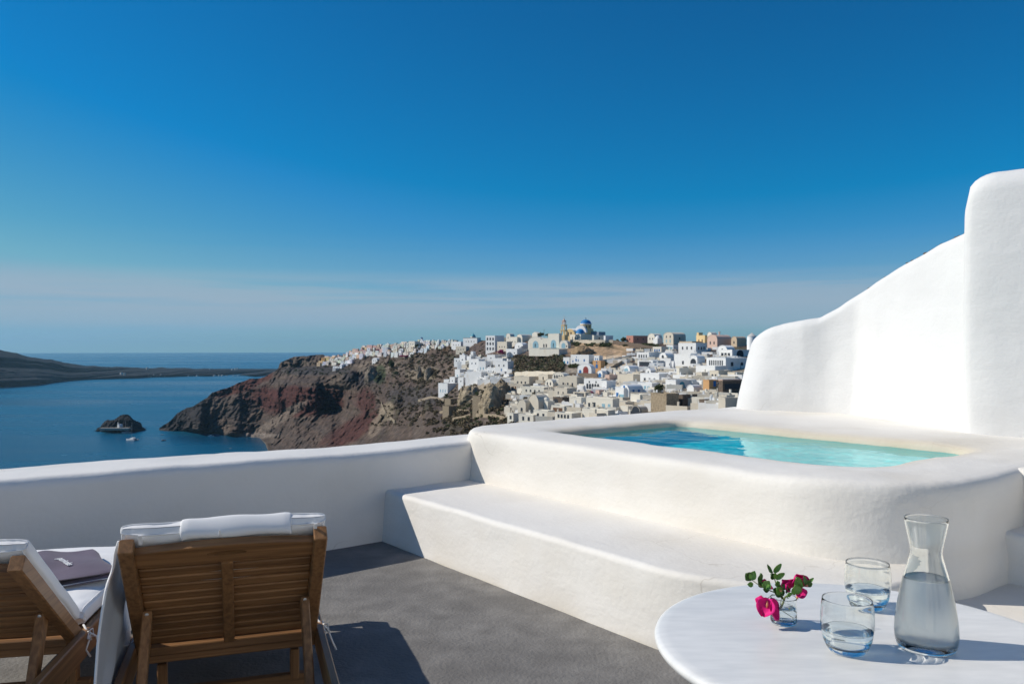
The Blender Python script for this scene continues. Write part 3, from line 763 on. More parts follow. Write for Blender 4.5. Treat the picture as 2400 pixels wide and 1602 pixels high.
# ---- white cascade of houses, centre left
H(1141,1160,1187,831,847,W_,'white house with tall blank side at the top of the white cascade', theta=25, front=wins(1,.4,.8,1))
H(1155,1178,1188,839,855,W_,'bright white terrace house under the ramp wall', theta=20, front=wins(2,.3,.8,1.2))
H(1160,1190,1204,846,872,W_,'white house with outside stairs at the right end of the cascade', theta=25, front=wins(2,.5,.9,1.3)+wins(1,.05,.9,1.9,'door',BLUE))
H(1099,1122,1137,841,866,W_,'white house with blue shadowed terrace midway down the cascade', front=wins(2,.5,.9,1.3))
H(1121,1138,1161,846,871,W_,'broad white house with shaded balcony midway down the cascade', theta=20, side=wins(2,.4,.9,1.6), front=wins(2,.2,.9,1.7,'door',LBLUE))
H(1140,1162,1172,862,876,W_,'low white house front under the shaded balcony house', theta=15, front=wins(3,.25,.7,1.0))
H(1090,1128,1142,871,892,W_,'big blank white retaining house halfway down the cascade', theta=14)
H(1066,1078,1098,865,885,W_,'white cube with pale blue door left of the big blank wall', front=wins(1,.05,1.1,2,'door',LBLUE))
H(1054,1066,1078,883,901,W_,'small white cube on the lower cascade', front=wins(1,.4,.8,1))
H(1074,1086,1094,884,902,W_,'small white house behind the lower cascade cube', front=wins(1,.4,.8,1))
H(1027,1049,1074,898,922,W_,'white house with tall fence at the bottom end of the cascade', front=wins(3,.1,.8,2.2,'door',LBLUE))
H(1040,1052,1062,889,903,W_,'low white roof terrace above the bottom cascade house')
# ---- lower middle: cream cave houses
H(1107,1126,1159,928,968,STONE,'ruined brown stone house with two dark doorways', kind='stone', theta=28, side=[(.3,.05,1.8,3.2,'door',GLASSD),(.75,.0,2.4,3.4,'door',GLASSD)], front=(), name='stone_ruin', cat='ruin')
H(1037,1052,1071,951,977,STONE,'low brown stone terrace house on the dark slope', kind='stone', side=wins(1,.1,1.2,1.6,'door'), name='stone_ruin', cat='ruin')
H(1042,1056,1071,934,951,STONE,'small roofless stone shed above the brown terrace house', kind='stone', name='stone_ruin', cat='ruin')
H(1189,1203,1217,968,990,CREAM,'small cream house with one dark window just above the parapet corner', front=[(.55,.35,1.0,1.2,'win',GLASSD)])
H(1221,1275,1295,907,925,CREAM,'long cream terrace house with low wall in the hillside hollow', theta=14, front=wins(4,.3,.8,1.0))
H(1277,1296,1308,888,906,CREAM,'cream soft shouldered vault above the long terrace house', roof='vault', front=wins(2,.2,.8,1.4,'arch'))
H(1294,1322,1336,873,890,CREAM,'cream house with four small arches under the dark path', roof='vault', theta=14, vh=.25, front=wins(4,.2,.9,1.6,'arch'))
H(1296,1318,1335,931,949,DSTONE,'dark rough stone wall house in the middle of the cream houses', kind='stone', theta=15, front=[(.3,.05,2.4,2,'archdoor',GLASSD)], name='stone_building', cat='stone building')
H(1334,1362,1373,931,955,CREAM,'cream blank house right of the dark stone house', theta=15)
H(1343,1372,1384,919,934,SAND,'sand house with covered pergola terrace', theta=12, front=wins(5,.1,.8,1.8,'door'))
H(1213,1232,1262,936,975,SAND,'cream cave house with tall rounded shoulder nearest the parapet corner', roof='vault', theta=20, vh=.45, front=wins(1,.2,.9,1.8,'arch'))
H(1238,1262,1288,925,968,GREY,'sculpted grey cave house swelling up beside the rounded shoulder', roof='vault', theta=40, vh=.45)
H(1262,1284,1296,940,962,CREAM,'round cream cave dome leaning against the sculpted house', roof='dome', front=wins(1,.1,.8,1.6,'arch'))
H(1250,1284,1300,962,982,CREAM,'low cream courtyard wall house in front of the cave dome', theta=12, front=wins(2,.2,.8,1.1))
H(1292,1322,1340,951,970,CREAM,'cream terrace house with pergola posts above the pool rim', theta=12, front=wins(5,.15,.7,1.5,'door',WOODP))
H(1300,1340,1362,968,984,CREAM,'cream low rooms right behind the pool rim', theta=12, front=wins(4,.2,.7,1.0))
H(1215,1250,1262,972,990,CREAM,'low cream house touching the pool rim at its left', theta=12, front=wins(2,.2,.8,1.2))
H(1204,1240,1262,882,905,SAND,'sand coloured cave house front below the scrub garden', theta=12, front=wins(3,.15,.8,1.6))
H(1262,1284,1292,877,893,SAND,'small sand house tucked beside the soft shouldered vault', front=wins(1,.2,.8,1.4))
H(1196,1225,1240,900,915,GREY,'grey low house with pergola in the hollow behind the rock outcrop', theta=12, front=wins(4,.1,.8,1.6,'door',WOODP))
H(1560,1580,1604,846,864,W_,'plain white house with folded parasols on its roof', theta=20, front=wins(1,.4,.8,1.1))
H(1545,1562,1580,826,846,W_,'white house with two round shouldered roofs below the sand house', roof='vault', front=wins(1,.2,1.6,2.2,'arch'))
H(1530,1550,1566,812,826,CREAM,'cream house with blue awning under the vaulted ridge house', theta=18, front=wins(3,.2,.9,1.3,'win',BLUE))
H(1562,1578,1592,808,822,W_,'white house with glass front left of the two storey house', theta=18, front=wins(3,.2,1.2,1.6,'win',LBLUE))
H(1610,1626,1645,902,918,W_,'low white block with curved wall behind the parasols', roof='vault', theta=15)
H(1632,1645,1662,872,890,SAND,'sand coloured low house behind the pale parasols', theta=18, front=wins(2,.2,.8,1.2))
H(1664,1684,1716,868,890,SAND,'sand roofed house above the dark barn', theta=20, front=wins(2,.3,.8,1.0))
H(1706,1722,1750,872,892,SAND,'sand house half hidden by the high white wall', theta=20)

# far cluster along the cliff edge: dense little houses, row after row
ORD = 'first second third fourth fifth sixth seventh eighth ninth tenth eleventh twelfth thirteenth fourteenth fifteenth sixteenth seventeenth eighteenth nineteenth twentieth'.split()
ROWS = [
 ('on the far crest of town', [(770,836),(800,829),(830,818),(868,806),(910,806)], 19, [CREAM, ROSE, W_, ROSE, SAND]),
 ('in second row of far town', [(775,842),(800,838),(840,824),(880,816),(925,815)], 19, [YEL, ROSE, W_, CREAM, ROSE]),
 ('in third row of far town', [(782,848),(820,838),(850,830),(900,824),(930,823)], 19, [W_, CREAM, ROSE, W_, SAND]),
 ('at lower edge of far town', [(789,853),(812,848),(830,838),(870,832),(940,830)], 18, [W_, W_, CREAM, ROSE, LBLUE and W_]),
 ('in the yellow corner cluster', [(748,858),(756,850),(766,842),(782,838),(786,840)], 12, [YEL, YEL, ORANGE, YEL]),
 ('in pale strip under yellow cluster', [(760,856),(772,852),(782,846),(790,848)], 8, [W_, CREAM]),
 ('on white tongue down dark cliff', [(788,866),(800,860),(815,854),(828,846)], 12, [W_, W_, CREAM]),
 ('on the middle skyline of town', [(922,806),(960,802),(1000,799),(1035,801),(1070,801)], 20, [CREAM, W_, CREAM, SAND]),
 ('in row below middle skyline', [(930,814),(962,810),(1000,806),(1040,808),(1066,810)], 20, [W_, CREAM, CREAM, W_]),
 ('in third row below middle skyline', [(932,824),(960,820),(985,817),(1015,814),(1040,815)], 16, [CREAM, W_, SAND, CREAM]),
 ('on pale spur of middle slope', [(950,834),(966,830),(985,826),(1000,822)], 9, [W_, CREAM]),
]
k_all = 0
for where, line, n_, cols in ROWS:
    lx = [q[0] for q in line]; ly = [q[1] for q in line]
    seg = np.linspace(lx[0], lx[-1], n_)
    for i, x in enumerate(seg):
        x = float(x)+random.uniform(-2, 2); y = float(np.interp(x, lx, ly))+random.uniform(-2.6, 2.6)
        y = max(y, float(np.interp(x, SKX, SKY_))+1.0)
        w = random.uniform(6, 15); h = random.uniform(3.8, 8.2); c = cols[random.randrange(len(cols))]
        c = tuple(min(.86, v*random.uniform(.92, 1.05)) for v in c); c = tuple(round(v*20)/20 for v in c)
        rf = random.choice(['flat', 'flat', 'flat', 'vault', 'flat', 'dome'] if c[2] > .5 else ['flat', 'flat', 'vault'])
        cn = 'white' if min(c) > .72 else 'orange' if c[2] < .22 and c[1] < .45 else 'yellow' if c[2] < .3 else 'pinkish' if c[1] < .55 else 'cream'
        rn = {'flat': 'flat roofed', 'vault': 'vaulted', 'dome': 'domed'}[rf]
        split = random.uniform(.45, .75)
        wd = random.choice([GLASSD, GLASSD, GLASSD, BLUE, WOODP])
        house(x-w*split, x, x+w*(1-split), y-h, y, c, f'tiny {cn} {rn} house, {ORD[i]} from left {where}', roof=rf, theta=random.uniform(25, 42),
              front=wins(random.choice([0, 1, 1, 2]), random.uniform(.15, .45), .8, random.choice([1.1, 1.5]), random.choice(['win', 'arch', 'door']), wd),
              side=wins(random.choice([0, 1, 1]), .35, .9, 1.3, 'win', GLASSD) if random.random() < .6 else (),
              group='small houses of the far cliff town', detail=(h > 7.5), sink=3.0)
        k_all += 1
H(896,908,944,813,826,(.62,.66,.70),'large pale blue grey block wall in the middle of the far cliff town', theta=30)
H(872,884,902,838,848,W_,'white rounded vault house alone on the rock below the far town', roof='vault', front=wins(2,.2,1,1.6,'arch'))
H(958,972,984,799,816,CREAM,'cream tiered church house below the small dark blue dome', front=wins(2,.5,.8,1.4,'arch'))
p, rz, d = frame_at(988.5, 796, 30); s = d/FPX
t = empty('chapel', p, rz); tag(t, 'small chapel tower with dark blue dome in the far town', 'chapel')
m = MB(); m.lathe([(2.6*s, -3), (2.6*s, 3*s)], 8); m.build('drum', far_mat(W_), t)
m = MB(); m.lathe([(2.9*s, 0)]+[(2.8*s*math.cos(q), 3.2*s*math.sin(q)) for q in (math.pi/2*k/6 for k in range(1, 7))], 14, (0, 0, 3*s)); m.build('dome', far_mat((.01,.08,.25), 'paint'), t, True)

# ramp wall, cliff paths and retaining walls
def wall_strip(name, pts, h, thick, color, label, kind='plaster', cat='wall', steps=False):
    """a wall standing on the slope through photo points (x, y of its foot)"""
    L = []
    for i in range(len(pts)-1):
        for k in range(6):
            t = k/6; L.append((pts[i][0]*(1-t)+pts[i+1][0]*t, pts[i][1]*(1-t)+pts[i+1][1]*t))
    L.append(pts[-1][:2])
    B = [PD(x, y, ground(x, y)-0.5) for x, y in L]
    m = MB(); vs = []; fs = []
    for i, q in enumerate(B):
        dn = Vector((q.x, q.y, 0)).normalized()*thick
        hh = h*(1+0.06*math.sin(i*1.7))
        vs += [q+Vector((0, 0, -2.5)), q+Vector((0, 0, hh)), q+dn+Vector((0, 0, hh)), q+dn+Vector((0, 0, -2.5))]
    for i in range(len(B)-1):
        for k in range(4): fs.append((i*4+k, i*4+(k+1) % 4, (i+1)*4+(k+1) % 4, (i+1)*4+k))
    fs += [(3, 2, 1, 0), tuple(len(vs)-4+k for k in range(4))]
    m.add(vs, fs)
    o = m.build(name, far_mat(color, kind)); o.location = B[0]
    for v in o.data.vertices: v.co -= B[0]
    return tag(o, label, cat)
wall_strip('ramp_wall', [(1188,841),(1215,829),(1237,817)], 4.2, 1.2, (.66,.66,.66), 'sloping white ramp wall climbing to the mansion terrace', cat='wall')
wall_strip('retaining_wall', [(1206,884),(1240,882),(1294,884),(1322,888)], 3.0, 1.0, SAND, 'long sand coloured retaining wall below the scrub garden')
wall_strip('retaining_wall', [(1140,872),(1170,866),(1200,866)], 2.4, 1.0, GREY, 'curved grey retaining wall at the foot of the cascade stairs')
wall_strip('retaining_wall', [(1392,852),(1440,846),(1480,838)], 1.6, .8, CREAM, 'pale path wall climbing right below the ochre cliff')
wall_strip('retaining_wall', [(1312,884),(1350,882),(1400,884)], 1.8, .8, DSTONE, 'dark path wall in front of the red arched doorway')
wall_strip('retaining_wall', [(1410,884),(1432,866),(1460,850),(1486,838)], 1.5, 3.0, (.50,.40,.28), 'bare sandy path bank rising beside the orange house', kind='stone')
wall_strip('retaining_wall', [(1590,950),(1640,938),(1690,932)], 1.6, .8, SAND, 'curving pale wall above the dark stone buildings')
wall_strip('retaining_wall', [(1640,968),(1668,955),(1700,948)], 2.0, .8, GREY, 'curved grey wall bottom right below the lamp post')
wall_strip('retaining_wall', [(1060,985),(1110,975),(1160,978),(1186,985)], 1.3, .8, STONE, 'low rubble terrace wall left of the small cream house', kind='stone')
wall_strip('retaining_wall', [(1030,968),(1060,962),(1100,966)], 1.2, .8, STONE, 'crumbling rubble terrace wall under the stone ruins', kind='stone')
wall_strip('retaining_wall', [(980,940),(1010,932),(1040,938)], 1.4, .8, (.42,.34,.25), 'pale ledge wall on the dark slope left of the ruins', kind='stone')
wall_strip('cliff_stair', [(893,945),(900,962),(910,980),(925,990)], 2.2, 2.5, (.38,.31,.22), 'pale cliff stair zigzagging down the dark slope', cat='stair', kind='stone')
wall_strip('retaining_wall', [(1064,852),(1085,850),(1102,851)], 2.0, .8, CREAM, 'cream garden wall below the domed hut')
wall_strip('retaining_wall', [(1336,803),(1380,804),(1437,804)], 2.2, .8, SAND, 'low wall under the church houses above the ochre cliff', kind='stone')
wall_strip('retaining_wall', [(1436,806),(1480,812),(1530,822)], 2.6, .8, DSTONE, 'dark terrace wall below the pink house', kind='stone')

# mansion pool strip
p, rz, d = frame_at(1312, 817.2, 6); s = d/FPX
m = MB(); m.box((-48*s, -.2, -1.2), (0, 6, 0.5)); o = m.build('infinity_pool', far_mat((.35,.60,.62), 'paint')); o.location = p; o.rotation_euler = (0, 0, rz)
tag(o, 'pale turquoise infinity pool on the mansion terrace', 'pool')

# rock outcrops
def rock(name, x, y, wpx, hpx, label, col, seed, depth=1.0):
    d = ground(x, y); s = d/FPX
    nu, nv = 56, 34
    U = np.linspace(0, 2*math.pi, nu, endpoint=False)[None]; V = np.linspace(-0.35, math.pi/2, nv)[:, None]
    X = np.cos(V)*np.cos(U); Y = np.cos(V)*np.sin(U); Z = np.sin(V)+0*U
    r = 1+0.30*ridged(X*1.6, Y*1.6, Z*1.6, 4, seed)+0.13*fbm(X*5, Y*5, Z*5, 4, seed+2)
    G = np.stack([X*r*wpx*s/2*.82, Y*r*wpx*s/2*depth, Z*r*hpx*s*.80], -1)
    C = np.empty(G.shape); C[:] = col
    C *= (1+0.35*fbm(X*3, Y*3, Z*4, 4, seed+5))[..., None]
    o = grid_obj(name, G, M_ROCK, wrap=True, color=C); o.location = PD(x, y, d+2)
    return tag(o, label, 'rock')
rock('rock_outcrop', 1152, 958, 62, 62, 'jagged tan rock outcrop with a hollow beside the ruined stone house', (.46,.37,.25), 3)
rock('rock_outcrop', 1175, 935, 50, 50, 'smooth brown rock shoulder right of the hollow outcrop', (.34,.27,.18), 8)
rock('rock_outcrop', 1105, 930, 50, 30, 'tan weathered rock below the big blank cascade wall', (.44,.36,.25), 13)
rock('rock_outcrop', 1085, 945, 26, 40, 'tan spur of rock left of the ruined stone house', (.46,.37,.25), 23)
rock('rock_outcrop', 1365, 832, 60, 26, 'ochre rock under the church terrace', (.42,.30,.18), 31)
rock('rock_outcrop', 1004, 884, 20, 30, 'pale pointed rock pillar in the scrub slope', (.36,.29,.21), 41)
rock('rock_outcrop', 982, 884, 14, 30, 'slim pale rock needle left of the rock pillar', (.36,.29,.21), 43)
rock('rock_outcrop', 872, 888, 36, 34, 'grey brown rock buttress below the far town', (.26,.21,.16), 47)

# pergolas, parasols, lamp post
def pergola(x, y, w, h, label):
    p, rz, d = frame_at(x, y, 14); s = d/FPX
    t = empty('pergola', p, rz); tag(t, label, 'pergola'); W = w*s; Hh = h*s
    for i in range(4):
        for yy in (0, 3.0):
            q = MB(); q.box((i*W/3-.09, yy-.09, -2), (i*W/3+.09, yy+.09, Hh)); q.build('post', WHITEP if 'white' in label else WOODP, t)
    q = MB(); q.box((-.3, -.3, Hh), (W+.3, 3.3, Hh+.18)); q.build('canopy', SHADE_CLOTH, t)
pergola(1498, 861, 22, 12, 'white pergola with pale canopy on the white terrace')
pergola(1345, 933, 34, 8, 'long wooden pergola under a cream canopy')
pergola(1224, 916, 26, 8, 'low wooden pergola in the hollow behind the rock')
pergola(970, 877, 16, 10, 'bare wooden pergola frame on the scrub slope')
def parasol(x, y, w, h, label):
    p, rz, d = frame_at(x, y); s = d/FPX
    t = empty('parasol', p, 0); tag(t, label, 'parasol', 'open parasols on the town terraces')
    q = MB(); q.tube([(0, 0, -1), (0, 0, h*s)], .05, 6); q.build('pole', WHITEP, t)
    r = w*s/2; q = MB(); q.lathe([(r, h*s-.55*r*.55), (r*.5, h*s-.1*r), (0, h*s+.16*r), (r*.5, h*s-.14*r), (r*.98, h*s-.55*r*.6)][:3], 8); q.build('canopy', SHADE_CLOTH, t)
parasol(1544, 924, 17, 13, 'cream open parasol beside the dark tree')
parasol(1582, 925, 22, 14, 'wide cream parasol in front of the arched doorway')
parasol(1578, 887, 18, 10, 'cream parasol on the upper white terrace')
parasol(1612, 890, 20, 12, 'large cream parasol left of a matching one')
parasol(1634, 889, 18, 11, 'cream parasol right of the large one')
parasol(1576, 832, 14, 10, 'small cream parasol below the glass fronted house')
for x, y, hh, lb in ((1572, 870, 30, 'tall folded grey parasol left of its twin'), (1580, 869, 28, 'tall folded grey parasol right of its twin')):
    p, rz, d = frame_at(x, y); s = d/FPX
    t = empty('folded_parasol', p, 0); tag(t, lb, 'parasol', 'folded parasols on the white roof')
    q = MB(); q.lathe([(2.5*s, 3*s), (3.0*s, 8*s), (1.6*s, 20*s), (0, hh*s)], 10); q.build('canopy', far_mat((.62,.62,.64), 'paint'), t, True)
    q = MB(); q.tube([(0, 0, -1), (0, 0, 4*s)], .06, 6); q.build('pole', WHITEP, t)
p, rz, d = frame_at(1682.5, 952); s = d/FPX
t = empty('street_lamp', p, 0); tag(t, 'tall dark lamp post standing before the dark barn', 'street lamp')
q = MB(); q.tube([(0, 0, -1), (0, 0, 6*s), (0, 0, 52*s)], [.16, .14, .08], 8); q.build('pole', PIPE, t)
q = MB(); q.lathe([(.12, 0), (.34, .1), (.34, .2), (.22, .42), (0, .5)], 10, (0, 0, 52*s)); q.build('lantern', PIPE, t)
for x, y, hh, lb in ((1275, 785, 14, 'thin dark mast rising behind the mansion'), (1449, 868, 13, 'thin utility pole on the sandy path bank'), (1451.5, 872, 8, 'short post below the thin utility pole')):
    p, rz, d = frame_at(x, y); s = d/FPX
    q = MB(); q.tube([(0, 0, -1), (0, 0, hh*s)], .09, 6); o = q.build('pole', WOODP); o.location = p; tag(o, lb, 'pole')

# trees and bushes
def leaf_blob(seed, n, flat=0.8, leaf=0.16):
    """a crown of many small leaf faces in overlapping clumps, unit radius"""
    r = np.random.default_rng(seed); m = MB()
    cl = [(Vector((r.uniform(-.55, .55), r.uniform(-.55, .55), r.uniform(-.35, .45)*flat)), r.uniform(.3, .5)) for _ in range(9)]
    for i in range(n):
        c, cr = cl[i % len(cl)]
        v = Vector(r.normal(size=3)).normalized()*cr*r.uniform(.6, 1.05); p = c+v
        a = Vector(r.normal(size=3)).normalized(); b_ = a.cross(v.normalized()+Vector((.01, 0, .02))).normalized(); a2 = b_.cross(a).normalized()
        k = leaf*r.uniform(.6, 1.3)
        m.add([p-a*k, p+b_*k*.5, p+a*k, p-b_*k*.5], [(0, 1, 2, 3)])
    return m
M_LEAF = noise_mat('far_foliage', (.040, .055, .020), (.100, .110, .045), scale=1.2, rough=.85, spec=.2)
M_LEAF_OLIVE = noise_mat('olive_foliage', (.095, .098, .048), (.20, .18, .10), scale=.8, rough=.9, spec=.2)
M_LEAF_BROWN = noise_mat('dry_foliage', (.105, .085, .048), (.22, .165, .10), scale=1.2, rough=.9, spec=.2)
M_BOUG = noise_mat('magenta_blossom', (.22, .012, .07), (.42, .03, .16), scale=1.5, rough=.8, spec=.2)
crown_meshes = [leaf_blob(s_, 520).data('crown', M_LEAF, fix=False) for s_ in (1, 2, 3)]
boug_meshes = [leaf_blob(s_, 420).data('crown', M_BOUG, fix=False) for s_ in (4, 5)]
trunk_mesh = MB().tube([(0, 0, -1.2), (.04, 0, -.4), (0, .05, .3)], [.09, .07, .03], 6).add([], []).data('trunk', far_mat((.10,.07,.05), 'paint'))
def tree(x, y, w, h, label, boug=False, cat='tree', name='tree'):
    p, rz, d = frame_at(x, y); s = d/FPX
    t = empty(name, p+Vector((0, 0, h*s*.5)), random.uniform(0, 6)); tag(t, label, cat)
    c = link(bpy.data.objects.new('crown', random.choice(boug_meshes if boug else crown_meshes)), t); c.scale = (w*s/2*1.1, w*s/2*1.1, h*s/2*1.15)
    k = link(bpy.data.objects.new('trunk', trunk_mesh), t); k.scale = (w*s/2, w*s/2, h*s*.5)
tree(1545, 925, 24, 30, 'dark green tree spreading behind the cream parasol')
tree(1462, 804, 15, 17, 'dark round tree left of the pink house on the ridge')
tree(1447, 803, 9, 10, 'small dark tree between the church terrace and the round tree')
tree(1268, 790, 17, 13, 'dark tree on the skyline above the mansion')
tree(1284, 789, 16, 9, 'low dark bushy tree right of the skyline tree')
tree(1428, 926, 26, 14, 'spreading green tree below the red door house')
tree(1508, 922, 10, 12, 'small green shrub tree by the tall arched window', name='shrub', cat='shrub')
tree(1562, 868, 14, 6, 'clipped green hedge bush below the folded parasols', name='shrub', cat='shrub')
tree(1574, 869, 14, 6, 'clipped green hedge bush right of its neighbour', name='shrub', cat='shrub')
tree(1700, 836, 20, 9, 'green shrubs on the porch of the white house', name='shrub', cat='shrub')
tree(1172, 832, 20, 15, 'magenta bougainvillea bush above the white cascade', True, 'bush', 'flowering_bush')
tree(1203, 797, 11, 8, 'dark red flowering bush on the skyline', True, 'bush', 'flowering_bush')
tree(1506, 865, 16, 9, 'deep red flowering bush on the upper white terrace', True, 'bush', 'flowering_bush')
tree(1532, 876, 11, 13, 'deep red flowering vine beside the narrow gabled house', True, 'bush', 'flowering_bush')
tree(1388, 926, 13, 11, 'red flowering bush by the cream pergola', True, 'bush', 'flowering_bush')
tree(950, 838, 24, 7, 'long purple bougainvillea hedge under the middle skyline houses', True, 'bush', 'flowering_bush')
tree(886, 822, 10, 5, 'magenta bush in the middle of the far town', True, 'bush', 'flowering_bush')
tree(917, 868, 14, 30, 'dark green tree growing in the rock gully', False)
tree(978, 815, 12, 11, 'dark green tree under the small blue dome', False)
tree(930, 880, 18, 12, 'round green bush at the foot of the rock gully', name='shrub', cat='shrub')
# prickly garden and dry scrub too many to count
def scrub(name, zones, n, mat, smin, smax, seed):
    r = np.random.default_rng(seed); base = leaf_blob(seed, 60, .7, .34)
    bv = np.array(base.v); bf = np.array(base.f); V = []; F = []; off = 0
    cnt = 0
    while cnt < n:
        x0, x1, y0, y1 = zones[r.integers(len(zones))]
        x = r.uniform(x0, x1); y = r.uniform(y0, y1)
        if y < np.interp(x, SKX, SKY_)+2 or y > np.interp(x, BTX, BTY)-6: continue
        if vnoise(x/9, y/6, 0, seed) < r.uniform(-.6, .5): continue
        d = ground(x, y); p = PD(x, y, d); sz = r.uniform(smin, smax); a = r.uniform(0, 6.3)
        c, s_ = math.cos(a), math.sin(a)
        v = bv*sz; v = np.stack([v[:, 0]*c-v[:, 1]*s_, v[:, 0]*s_+v[:, 1]*c, v[:, 2]*.8+sz*.25], -1)+np.array(p)
        V.append(v); F.append(bf+off); off += len(bv); cnt += 1
    V = np.concatenate(V); F = np.concatenate(F)
    me = bpy.data.meshes.new(name); me.vertices.add(len(V)); me.vertices.foreach_set('co', V.astype(np.float32).ravel())
    me.loops.add(len(F)*4); me.loops.foreach_set('vertex_index', F.astype(np.int32).ravel())
    me.polygons.add(len(F)); me.polygons.foreach_set('loop_start', np.arange(0, len(F)*4, 4, dtype=np.int32)); me.polygons.foreach_set('loop_total', np.full(len(F), 4, dtype=np.int32))
    me.update(calc_edges=True); me.materials.append(mat)
    return link(bpy.data.objects.new(name, me))
tag(scrub('garden_scrub', [(1204,1322,834,880)], 260, M_LEAF_OLIVE, .8, 2.2, 3), 'dense cactus and shrub garden below the mansion terrace', 'scrub', kind='stuff')
tag(scrub('dry_scrub', [(1204,1322,832,882),(960,1100,815,880),(860,1040,840,900),(930,1200,880,985),(1000,1200,940,1020),(860,1010,890,1000),(1230,1260,915,940)], 1900, M_LEAF_BROWN, .6, 2.4, 4), 'dry brown scrub scattered over the slope', 'scrub', kind='stuff')
tag(scrub('green_scrub', [(1040,1190,900,1000),(1340,1480,798,812),(1500,1540,808,822),(1330,1420,850,862),(960,1140,820,860),(660,820,850,880)], 900, M_LEAF, .7, 1.7, 6), 'green bushes scattered between houses and rocks', 'scrub', kind='stuff')

# cubes of the hamlet on the far island
vk = [(343,861,5),(346,878,4),(352,880,4),(358,878,4),(364,880,5),(375,877,4),(282,873,7),(290,874,4),(372,880,3),(384,880,4),(490,864,4),(500,879,6),(512,878,4),(519,879,5),(543,864,5),(550,863,6),(556,862,4),(545,880,8),(556,880,5),(530,880,4),(460,879,4),(440,880,3)]
hm = {}
ORD2 = ORD+['twenty-first', 'twenty-second']
rank = {q: k for k, q in enumerate(sorted(range(len(vk)), key=lambda j: vk[j][0]))}
for i, (x, y, w) in enumerate(vk):
    d = (EYE-SEA)*FPX/(float(np.interp(x, [277,387,553,650], [886,882,880,880]))-EL)-30
    if y < 870: d += 560
    s = d/FPX; p = PD(x, y+1.5, d)
    if w not in hm:
        q = MB(); q.box((-w*s*.3, 0, -6), (w*s*.3, w*s, 1.4*s)); q.box((-w*s*.1, w*s*.2, 1.4*s), (w*s*.2, w*s*.8, 2.3*s)); hm[w] = q.data('village_house', far_mat((.5,.5,.48)))
    o = link(bpy.data.objects.new('village_house', hm[w])); o.location = p; o.rotation_euler = (0, 0, R(-30))
    tag(o, f"tiny white house, {ORD2[rank[i]]} from left, {'on the crest' if y < 870 else 'on the shore'} of the far island", 'house', 'white houses of the far island hamlet')

# islet chapel, quay, boats
def seaP(x, y): return P(x, y, SEA)
p = PD(277, 1002, 1226); s = 1226/FPX
t = empty('islet_chapel', p, -.5); tag(t, 'tiny white chapel on the dark rock islet', 'chapel')
q = MB(); q.prism([(-2.4, -3), (2.4, -3), (2.4, 4), (1.2, 5.6), (-1.2, 5.6), (-2.4, 4)], 0, 6); q.build('wall', WHITEP, t)
q = MB(); q.box((-1.4, -.02, 0), (-.1, .4, 8.4)); q.build('belfry', WHITEP, t)
q = MB(); q.prism([(-26, -3), (18, -3), (18, .3), (-26, .3)], -4, 5); o = q.build('quay', far_mat((.45,.40,.34), 'stone')); o.location = PD(276, 1002.5, 1222)
tag(o, 'pale stone quay in front of the islet chapel', 'quay')
def hull(L, B_, Hh, z0=0.0, yoff=0.0):
    m = MB(); rings = []
    for k in range(9):
        t = k/8; x = -L/2+L*t; w = B_/2*(1-max(0, (t-.45)/.55)**2.2)*(.85+.15*min(1, t*4)); zt = Hh*(1+.25*t*t)
        rings += [(x, yoff-w, zt), (x, yoff-w*.75, z0-.1), (x, yoff, z0-.5), (x, yoff+w*.75, z0-.1), (x, yoff+w, zt)]
    fs = [(r*5+i, r*5+i+1, (r+1)*5+i+1, (r+1)*5+i) for r in range(8) for i in range(4)]
    fs += [(r*5, (r+1)*5, (r+1)*5+4, r*5+4) for r in range(8)] + [(0, 4, 3, 2, 1)]
    return m.add(rings, fs)
MW = far_mat((.75,.74,.72), 'paint'); 
t = empty('catamaran', seaP(310, 1031), R(155)); tag(t, 'white catamaran with mast moored in front of the islet', 'boat')
for yo in (-3.2, 3.2): hull(17, 2.2, 1.6, 0, yo).build('hull', MW, t)
q = MB(); q.box((-6, -3.4, 1.2), (4, 3.4, 1.9)); q.prism([(-4.5, 1.9), (3, 1.9), (1.5, 3.3), (-4.5, 3.3)], -2.6, 2.6); q.build('cabin', MW, t)
q = MB(); q.tube([(0.8, 0, 1.8), (0.8, 0, 25)], [.16, .1], 6); q.tube([(.8, 0, 3.8), (-6.5, 0, 3.9)], .16, 6); q.build('mast', MW, t)
t = empty('sailing_yacht', seaP(296, 1014), R(200)); tag(t, 'white sailing yacht with furled sail close to the islet', 'boat')
hull(13, 3.6, 1.4).build('hull', MW, t)
q = MB(); q.prism([(-3, 1.3), (3, 1.3), (2, 2.3), (-3, 2.3)], -1.2, 1.2); q.build('cabin', far_mat((.12,.16,.25), 'paint'), t)
q = MB(); q.tube([(1, 0, 1.4), (1, 0, 19)], [.14, .09], 6); q.tube([(1, 0, 3.0), (-4.5, 0, 3.1)], .28, 6); q.build('mast', MW, t)
